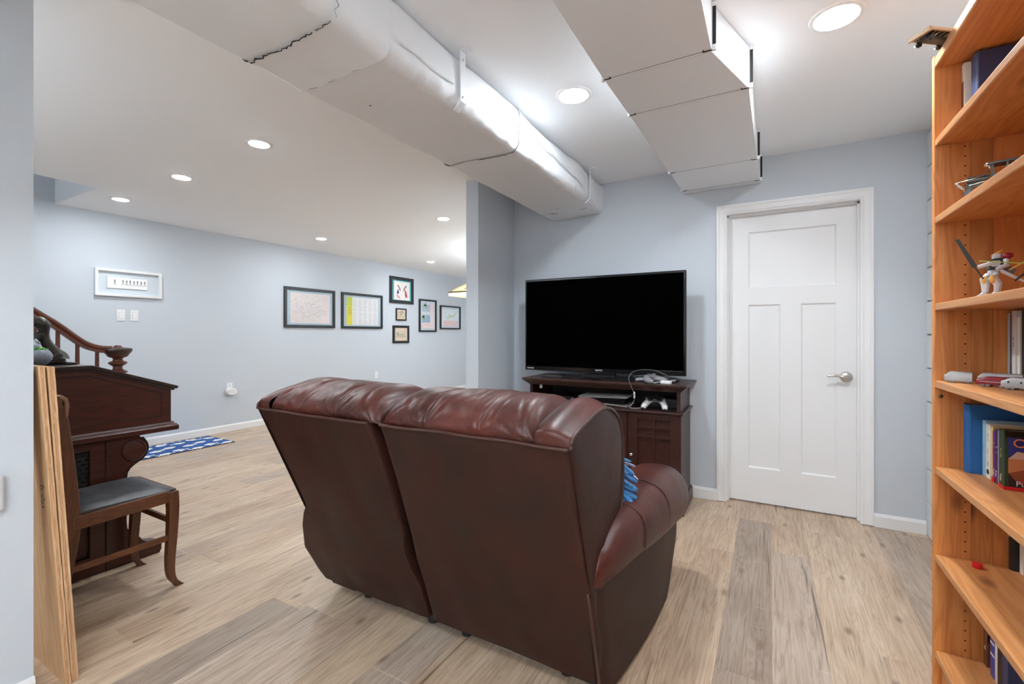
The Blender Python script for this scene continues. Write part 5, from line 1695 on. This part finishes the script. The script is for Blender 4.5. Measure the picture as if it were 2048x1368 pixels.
def book(label, x, y1, th, z, h, dep, cover, name='book', lines=(), lean=0.0, group=None, round_=False, boards=None):
    """Upright book; its spine faces the room at x, its far cover lies at y1."""
    t = thing(name, label, 'book', (x, y1 - th / 2, z + .0004), group)
    y0 = y1 - th
    z0, z1 = z + .0004, z + h
    b = MB()
    e = .0025
    if round_:
        sp = [(x + .008 - .008 * math.sin(a) , y0 + th / 2 - (th / 2) * math.cos(a)) for a in [math.pi * k / 8 for k in range(9)]]
    else: sp = [(x + .001, y0), (x, y0 + .001), (x, y1 - .001), (x + .001, y1)]
    poly = sp + [(x + dep, y1), (x + dep, y1 - e), (x + .010, y1 - e), (x + .010, y0 + e), (x + dep, y0 + e), (x + dep, y0)]
    b.prism(poly, 'z', z0, z1)
    c = b.build('cover', cover, t)
    MB().box(x + .009, x + dep - .004, y0 + e, y1 - e, z0 + .003, z1 - .003).build('pages', M['paper'], t)
    for (s, size, dy, dz, m) in lines:
        text('spine_lettering', s, size, (x - .0004, y0 + th / 2 + dy, z + dz), RX_SPINE, M[m], t, .0003)
    return t
def cmat(name, c, rough=.4): return mat(name, c, rough)
C_BLUE = mat('blue_cloth_cover', srgb(30, 96, 160), .65, bump=.3, bscale=500)
C_LBLUE = cmat('pale_blue_cover', srgb(150, 200, 220))
C_CREAM = cmat('cream_cover', srgb(236, 232, 220))
C_YEL = cmat('yellow_cover', srgb(226, 206, 120))
C_PURP = cmat('purple_cover', srgb(120, 40, 130))
C_DPURP = cmat('dark_purple_cover', srgb(66, 40, 80))
C_GREYB = cmat('grey_blue_cover', srgb(140, 150, 172))
C_GREEN = cmat('dark_green_cover', srgb(40, 66, 44))
C_NAVY = cmat('navy_cover', srgb(52, 62, 100), .5)
C_LGREY = cmat('light_grey_cover', srgb(196, 200, 202))
C_BLACK = cmat('black_cover', (.012, .012, .013))
C_RED = cmat('dark_red_cover', srgb(128, 30, 28))
C_WHITE = cmat('white_cover', srgb(226, 226, 222))
C_IND = cmat('indigo_cover', srgb(60, 72, 160))
C_BROWN = cmat('brown_cover', srgb(110, 68, 44))

# shelf with the picture books
book('tall blue cloth book, farthest on the picture-book shelf', .541, 2.004, .044, .752, .214, .225, C_BLUE, 'book', round_=True)
book('slim pale blue book between the blue cloth book and the white one', .575, 1.957, .022, .752, .172, .17, C_LBLUE, lines=(('l i I l', .012, 0, .085, 'letter_blue'),))
bw = book('white spined book with pink and grey lettering, picture-book shelf', .576, 1.933, .028, .752, .165, .17, C_CREAM, lines=(('IilI il', .014, 0, .125, 'mid_grey'), ('lillI', .014, 0, .083, 'letter_pink'), ('lIil', .014, 0, .045, 'mid_grey'),))
MB().lathe([(.008, 0), (.008, -.0006)], (.576, 1.919, .772), 'x', 16).build('round_mark', M['letter_black'], bw)
book('thin yellow book beside the white spined one', .578, 1.903, .012, .752, .160, .165, C_YEL)
book('bright purple book with gold stars, red foot', .577, 1.889, .018, .752, .150, .168, C_PURP, lines=(('*  *', .012, 0, .11, 'letter_gold'), ('Puzz', .010, 0, .03, 'letter_white')))
book('dark purple book between the bright purple and grey ones', .576, 1.869, .016, .752, .158, .168, C_DPURP, lines=(('*   *', .012, 0, .10, 'letter_white'), ('Puzz', .010, 0, .03, 'letter_white')))
book('thin grey-blue book left of the green one', .576, 1.851, .012, .752, .160, .168, C_GREYB)
gb = book('dark green picture book with a painted cover, nearest on its shelf', .574, 1.836, .034, .752, .166, .20, C_GREEN, lines=(('IlI ll IiIl', .010, .004, .10, 'letter_gold'), ('Puzz', .011, .004, .03, 'letter_white')))
b = MB()
yc = 1.836 - .034 - .0006
def cq(pts, col, k=0): b.add([(p[0], yc - .0002 * k, p[1]) for p in pts], [tuple(range(len(pts)))], col)
cq([(0.582, .764), (0.762, .764), (0.762, .900), (0.582, .900)], srgb(48, 58, 132))
cq([(0.582, .764), (0.762, .764), (0.762, .838), (0.690, .846), (0.640, .838), (0.610, .850), (0.582, .842)], srgb(200, 128, 84), 1)
cq([(0.582, .80), (0.620, .815), (0.650, .80), (0.690, .812), (0.762, .80), (0.762, .764), (0.582, .764)], srgb(150, 78, 50), 2)
cq([(0.582, .80), (0.600, .775), (0.630, .764), (0.582, .764)], srgb(40, 30, 34), 3)
for k, (xx, zz, r) in enumerate(((0.625, .79, .012), (0.645, .783, .010), (0.680, .79, .014), (0.610, .778, .008), (0.720, .80, .016))): cq([(xx + r * math.cos(a), zz + r * .7 * math.sin(a)) for a in [2 * math.pi * q / 10 for q in range(10)]], (srgb(224, 186, 150), srgb(60, 40, 40), srgb(120, 60, 44), srgb(180, 60, 60), srgb(190, 120, 80))[k], 4)
cq([(0.582, .84), (0.600, .862), (0.625, .858), (0.635, .842)], srgb(206, 170, 150), 2)
cq([(0.576, .900), (0.762, .900), (0.762, .918), (0.576, .918)], srgb(26, 24, 20), 1)
b.build('cover_art', M['gloss_print'], gb)
text('cover_title', 'Co', .034, (.612, yc - .001, .884), RX_COVER, M['letter_orange'], gb, .0003)
text('cover_title', 'Puzz', .020, (.615, yc - .0014, .772), RX_COVER, M['letter_white'], gb, .0003)
for nm, (ya, yb) in (('a', (1.853, 1.890)), ('b', (1.800, 1.838))):
    par = [o for o in bpy.data.objects if o.get('label', '').startswith('bright purple book' if nm == 'a' else 'dark green picture')][0]
    if nm == 'a': MB().box(.5745, .60, 1.8705, 1.8895, .7525, .765).build('red_foot', M['bright_red'], par)
    else: MB().box(.5725, .774, 1.8005, 1.8375, .7525, .762).build('red_foot', M['bright_red'], par)

# shelf above the trains
book('thin light grey book, farthest in the row behind the trains', .646, 2.006, .012, 1.036, .218, .14, C_LGREY)
book('navy blue slim book behind the trains', .648, 1.993, .010, 1.036, .214, .14, C_NAVY)
book('white book with small black spine lettering behind the trains', .648, 1.982, .022, 1.036, .224, .14, C_WHITE, lines=(('IIlII IlIIlI', .011, 0, .13, 'letter_black'),))
book('cream book behind the trains, right of the white one', .652, 1.959, .016, 1.036, .205, .138, C_CREAM)
book('black book behind the trains, nearest of that row', .656, 1.942, .034, 1.036, .226, .125, C_BLACK)
# top shelf
tb = book('book with a white and brown picture spine on the highest shelf', .541, 2.007, .020, 1.834, .224, .19, C_CREAM)
MB().box(.5402, .5409, 1.9880, 2.0060, 1.915, 2.000).build('spine_picture', C_BROWN, tb)
book('large dark blue book on the highest shelf', .553, 1.984, .052, 1.834, .226, .225, C_NAVY, round_=True)
# lower shelves
bk7 = book('black paperback with white lettering on the low shelf', .646, 2.007, .026, .461, .196, .14, C_BLACK, round_=True, lines=(('IIlIlI IIlII', .013, 0, .12, 'letter_white'),))
text('cover_title', 'IlIlI', .018, (.682, 2.007 - .0267, .60), (math.radians(90), math.radians(90), 0), M['letter_white'], bk7, .0003)
bk72 = book('cream and white paperback in front of the black one', .664, 1.979, .020, .461, .200, .125, C_CREAM, lines=(('IlIIlIIlI', .012, 0, .11, 'letter_black'),))
b8 = book('grey and brown photo-spined book, farthest on the bottom shelf', .592, 2.006, .024, .144, .262, .17, C_BROWN)
b = MB()
yc = 2.006 - .024 - .0006
def cq(pts, col, k=0): b.add([(p[0], yc - .0002 * k, p[1]) for p in pts], [tuple(range(len(pts)))], col)
cq([(.594, .30), (.76, .30), (.76, .404), (.594, .404)], srgb(206, 200, 190)); cq([(.594, .24), (.76, .24), (.76, .345), (.68, .35), (.594, .33)], srgb(122, 112, 104), 1)
cq([(.594, .355), (.62, .372), (.65, .36), (.68, .375), (.76, .36), (.76, .335), (.594, .335)], srgb(50, 44, 42), 2); cq([(.594, .222), (.76, .222), (.76, .252), (.594, .246)], srgb(48, 36, 32), 2)
b.build('cover_art', M['gloss_print'], b8)
text('spine_lettering', 'IlIlI', .012, (.5915, 1.994, .20), RX_SPINE, M['letter_white'], b8, .0003)
book('dark red hardback on the bottom shelf', .596, 1.975, .018, .144, .258, .17, C_RED, round_=True)
book('thin cream book on the bottom shelf', .594, 1.956, .008, .144, .256, .17, C_YEL)
b9 = book('blue cloudy-spined book on the bottom shelf', .590, 1.947, .030, .144, .262, .17, C_IND)
b = MB()
for z in (.21, .245, .30): b.box(.5894, .5899, 1.9175, 1.9465, z, z + .006)
q = b.build('pale_streak', M['letter_white'], b9); q['kind'] = 'stuff'
book('white hardback on the bottom shelf', .590, 1.915, .022, .144, .254, .17, C_WHITE)
book('black book with pale spine lettering on the bottom shelf', .588, 1.891, .030, .144, .250, .17, C_BLACK, lines=(('IlIII IIlI', .012, 0, .15, 'letter_white'),))
book('deep blue patterned book, nearest on the bottom shelf', .588, 1.859, .036, .144, .240, .17, C_NAVY)
rc = thing('red_cap', 'small red plastic cap lying on the low shelf', 'cap', (.563, 1.955, .461))
MB().lathe([(.0115, .0004), (.0125, .004), (.0125, .015), (.010, .0165), (.002, .0165)], (.563, 1.955, .461), 'z', 20).build('cap_body', M['bright_red'], rc, smooth=40)

# toy trains
def toy_train(label, a, c, h, w, m, name, windows=0, nose=.25, dark='toy_dark', stripe=None):
    a, c = Vector((*a, 1.0362)), Vector((*c, 1.0362))
    L = (c - a).length
    ang = math.atan2(c.y - a.y, c.x - a.x)
    R = Matrix.Translation(a) @ Matrix.Rotation(ang, 4, 'Z')
    t = thing(name, label, 'toy train', tuple(a))
    b = MB()
    P = []
    for i in range(13):
        u = i / 12
        s = min(1, .62 + .38 * (u / nose)) if u < nose else 1
        if i == 12: s = .97
        x = L * u
        hw, hh = w / 2 * (.75 + .25 * s), h * s
        P.append([(x, -hw, .006), (x, -hw, .006 + hh * .62), (x, -hw * .72, .006 + hh * .90), (x, 0, .006 + hh), (x, hw * .72, .006 + hh * .90), (x, hw, .006 + hh * .62), (x, hw, .006)])
    b.grid(P, cv=True, cap=True); b.xf(R)
    b.build('body', M[m], t, smooth=40)
    for k in range(windows):
        b = MB().box(L * (.2 + .7 * k / windows), L * (.2 + .7 * k / windows) + L * .05, -w / 2 - .0004, -w / 2 + .001, .006 + h * .42, .006 + h * .6); b.xf(R)
        b.build('window', M[dark], t)
    for u in (.18, .32, .70, .84):
        b = MB().lathe([(.0055, -w * .46), (.006, -w * .40), (.006, w * .40), (.0055, w * .46)], (L * u, 0, .0062), 'y', 14); b.xf(R)
        b.build('wheel_set', M['mid_grey'], t, smooth=40)
    b = MB().box(L * .04, L * .10, -w * .30, w * .30, .006 + h * .60, .006 + h * .74); b.xf(R); b.build('windscreen', M[dark], t)
    if stripe:
        b = MB().box(L * .1, L * .98, -w / 2 - .0004, -w / 2 + .001, .006 + h * .30, .006 + h * .40); b.xf(R); b.build('stripe', M[stripe], t)
    return t
toy_train('plain silver toy engine at the far left of the train shelf', (.489, 1.962), (.548, 1.938), .030, .028, 'silver', 'toy_train', 0, .2)
toy_train('silver toy coach with dark windows behind the red engine', (.558, 1.928), (.640, 1.880), .031, .026, 'silver', 'toy_train', 9, .1)
toy_train('dark red toy engine in front of the silver coach', (.541, 1.872), (.602, 1.825), .024, .026, 'red', 'toy_train', 0, .3, stripe='silver')
toy_train('silver toy engine nearest the front of the train shelf', (.570, 1.795), (.625, 1.745), .030, .028, 'silver', 'toy_train', 2, .3)

# metal locomotive on the shelf above the robot
LC = thing('model_locomotive', 'dark metal model locomotive with bright pilot bars on its shelf', 'model train', (.54, 1.79, 1.578))
R = Matrix.Translation(Vector((.475, 1.80, 1.578))) @ Matrix.Rotation(math.radians(-17), 4, 'Z')
def lpart(name, b, m, smooth=None, bevel=0): b.xf(R); return b.build(name, M[m], LC, smooth=smooth, bevel=bevel)
lpart('pilot', MB().tube([(-.002, -.012, .048), (.020, -.012, .024)], .0016, 6).tube([(-.002, .012, .048), (.020, .012, .024)], .0016, 6).tube([(-.002, -.012, .048), (-.002, .012, .048)], .002, 6).tube([(-.002, -.012, .048), (.060, -.012, .058)], .0016, 6), 'chrome', True)
lpart('frame', MB().box(.018, .20, -.014, .014, .030, .038).box(.02, .03, -.014, .014, .012, .04), 'gunmetal')
lpart('connecting_rod', MB().tube([(.025, -.016, .034), (.075, -.016, .044)], .0025, 6), 'chrome', True)
for u in (.026, .055, .085, .115, .150):
    lpart('wheel', MB().lathe([(.011, -.017), (.012, -.014), (.009, -.013), (.009, .013), (.012, .014), (.011, .017)], (u, 0, .0125), 'y', 18), 'gunmetal', 40)
lpart('boiler', MB().lathe([(.010, .020), (.013, .022), (.013, .066)], (0, 0, .050), 'x', 16), 'gunmetal', 40)
lpart('headlamp', MB().lathe([(.004, .064), (.005, .068), (.002, .072)], (0, -.004, .080), 'x', 12), 'chrome', True)
cabp = MB().box(.068, .072, -.018, .018, .036, .085).box(.068, .21, -.018, -.016, .036, .058).box(.068, .21, .016, .018, .036, .058)
for u in (.070, .098, .126, .154, .182, .206): cabp.box(u, u + .004, -.018, -.016, .058, .084); cabp.box(u, u + .004, .016, .018, .058, .084)
lpart('cab', cabp, 'gunmetal')
lpart('roof', MB().box(.062, .215, -.021, .021, .084, .088).box(.062, .215, -.015, .015, .088, .092), 'gunmetal', bevel=.001)
lpart('roof_nose', MB().ball((.064, 0, .088), (.010, .018, .005), 12, 6), 'chrome', True)

# generic toy robot with a long dark blade
RB = thing('toy_robot', 'white toy robot figure holding a long dark sword on the middle shelf', 'toy robot', (.533, 1.75, 1.291))
def rp_(name, pts, rad, m, sx=1.0, seg=8): return MB().tube(pts, rad, seg, sx).build(name, M[m], RB, smooth=40)
Y = 1.75
for (hx, kx, fx, dy) in ((.529, .524, .519, .012), (.538, .542, .536, -.012)):
    l = rp_('leg', [(hx, Y + dy, 1.357), (hx - .006, Y + dy, 1.342), (kx, Y + dy, 1.326), (fx + .004, Y + dy, 1.306), (fx, Y + dy, 1.2985)], [.006, .0115, .0095, .007, .008], 'toy_white')
    MB().prism([(fx - .016, 1.2914), (fx + .010, 1.2914), (fx + .010, 1.301), (fx, 1.305), (fx - .014, 1.296)], 'y', Y + dy - .008, Y + dy + .008).build('foot', M['toy_white'], l)
    MB().ball((hx - .009, Y + dy - .006, 1.340), (.007, .006, .012), 10, 6).build('thigh_plate', M['toy_gold'], l, smooth=True)
MB().box(.526, .546, Y - .010, Y + .010, 1.352, 1.366).build('waist', M['toy_white'], RB, bevel=.003)
MB().prism([(.524, 1.366), (.550, 1.366), (.560, 1.392), (.548, 1.398), (.526, 1.394)], 'y', Y - .014, Y + .014).build('chest', M['toy_dark'], RB, bevel=.003)
MB().box(.528, .546, Y - .0155, Y - .0135, 1.374, 1.390).build('chest_plate', M['toy_white'], RB, bevel=.002)
hd = MB().box(.534, .550, Y - .008, Y + .008, 1.396, 1.411).build('head', M['toy_white'], RB, bevel=.003)
for dz, dx in ((0, 0), (.004, .004)):
    MB().tube([(.530 + dx, Y - .004, 1.404 + dz), (.548 + dx, Y - .006, 1.416 + dz)], [.0016, .0008], 6).build('crest', M['toy_gold'], hd)
MB().ball((.560, Y - .012, 1.402), (.012, .011, .009), 12, 8).build('shoulder_plate', M['red'], RB, smooth=True)
rp_('arm', [(.530, Y - .012, 1.384), (.518, Y - .014, 1.380), (.501, Y - .014, 1.375)], [.006, .0055, .005], 'toy_white')
rp_('arm', [(.556, Y - .014, 1.392), (.556, Y - .020, 1.376), (.535, Y - .026, 1.366)], [.006, .006, .005], 'toy_white')
sw = MB()
d0, d1 = Vector((.458, Y - .014, 1.458)), Vector((.495, Y - .014, 1.376))
tt = (d1 - d0).normalized(); nn = Vector((tt.z, 0, -tt.x)) * .0055
sw.grid([[d0 - nn * .7 + tt * .004, d0 + nn * .7, d0 + nn * .7 + Vector((0, .003, 0)), d0 - nn * .7 + Vector((0, .003, 0)) + tt * .004], [d1 - nn, d1 + nn, d1 + nn + Vector((0, .003, 0)), d1 - nn + Vector((0, .003, 0))]], cv=True, cap=True)
so = sw.build('sword', M['toy_dark'], RB)
MB().tube([(.495, Y - .0125, 1.376), (.511, Y - .0125, 1.345), (.513, Y - .0125, 1.343)], [.0018, .0018, .0032], 6).build('sword_grip', M['toy_dark'], so)
MB().prism([(.538, 1.371), (.597, 1.326), (.594, 1.324), (.571, 1.338), (.545, 1.356)], 'y', Y - .024, Y - .019).build('skirt_wing', M['toy_white'], RB)
MB().prism([(.545, 1.366), (.575, 1.350), (.583, 1.366), (.560, 1.384)], 'y', Y + .004, Y + .008).build('rear_wing', M['mid_grey'], RB)
MB().tube([(.500, Y - .028, 1.390), (.606, Y - .030, 1.374)], .0014, 6).build('green_rod', M['toy_green'], RB)
MB().tube([(.570, Y - .024, 1.332), (.604, Y - .028, 1.368)], [.0022, .004], 6).build('rifle', M['toy_dark'], RB)
MB().tube([(.560, Y - .022, 1.362), (.600, Y - .030, 1.390)], [.002, .003], 6).build('gold_fin', M['toy_gold'], RB)

# small model overhanging the top board
TM = thing('model_truck', 'small tan and black model perched over the front edge of the bookcase top', 'model', (.47, 1.93, 2.105))
R = Matrix.Translation(Vector((.462, 1.925, 2.1055))) @ Matrix.Rotation(math.radians(38), 4, 'Z')
def tpart(name, b, m, bevel=0, smooth=None): b.xf(R); return b.build(name, M[m], TM, bevel=bevel, smooth=smooth)
tpart('chassis', MB().box(-.055, .06, -.014, .014, .010, .020), 'toy_dark', .002)
tpart('cargo_bed', MB().box(-.07, .05, -.034, .034, .030, .0325).box(-.07, -.062, -.034, .034, .020, .030).box(-.07, .05, -.034, -.028, .024, .030).box(-.07, .05, .028, .034, .024, .030), 'tan')
tpart('grille_plate', MB().box(-.056, .02, -.020, .020, .0285, .0302), 'toy_dark')
for i in range(4): tpart('slat', MB().box(-.05 + i * .017, -.046 + i * .017, -.02, .02, .0272, .0286), 'tan')
for (u, v) in ((-.045, -.016), (-.045, .016), (.03, -.016), (.03, .016)):
    tpart('wheel', MB().lathe([(.0085, -.004), (.0095, -.003), (.0095, .003), (.0085, .004)], (u, v * 1.25, .0096), 'y', 16), 'toy_dark', smooth=40)
    tpart('axle_pin', MB().lathe([(.0022, 0), (.0018, .009), (.0005, .011)] if v > 0 else [(.0022, 0), (.0018, -.009), (.0005, -.011)], (u, v * 1.5, .0096), 'y', 8), 'chrome')

# unseen uplighters, made up and added to brighten the ceilings
def add_uplighter(x, y, label):
    t = thing('added_uplighter', label, 'added light', (x, y, 0), 'added uplighters out of view')
    MB().lathe([(.14, 0), (.15, .006), (.14, .018), (.03, .030), (.014, .045), (.014, .05)], (x, y, .0004), 'z', 28).build('base', M['black'], t, smooth=40)
    MB().lathe([(.012, .04), (.012, 1.66)], (x, y, 0), 'z', 14).build('pole', M['black'], t, smooth=40)
    MB().lathe([(.02, 1.65), (.06, 1.665), (.12, 1.70), (.165, 1.75), (.160, 1.752), (.115, 1.708), (.05, 1.678), (.012, 1.67)], (x, y, 0), 'z', 32).build('bowl', M['lampwhite'], t, smooth=50)
    MB().lathe([(.120, 0), (.120, .006), (.002, .008)], (x, y, 1.722), 'z', 28).build('lit_disc', M['lamp_up'], t)
add_uplighter(.10, -1.75, 'added black uplighter brightening the ceiling, unseen behind the camera')
add_uplighter(-3.30, -1.10, 'added black uplighter brightening the ceiling, unseen behind the left wall')
add_uplighter(-2.75, 6.2, 'added black uplighter brightening the ceiling, unseen behind the wall end')
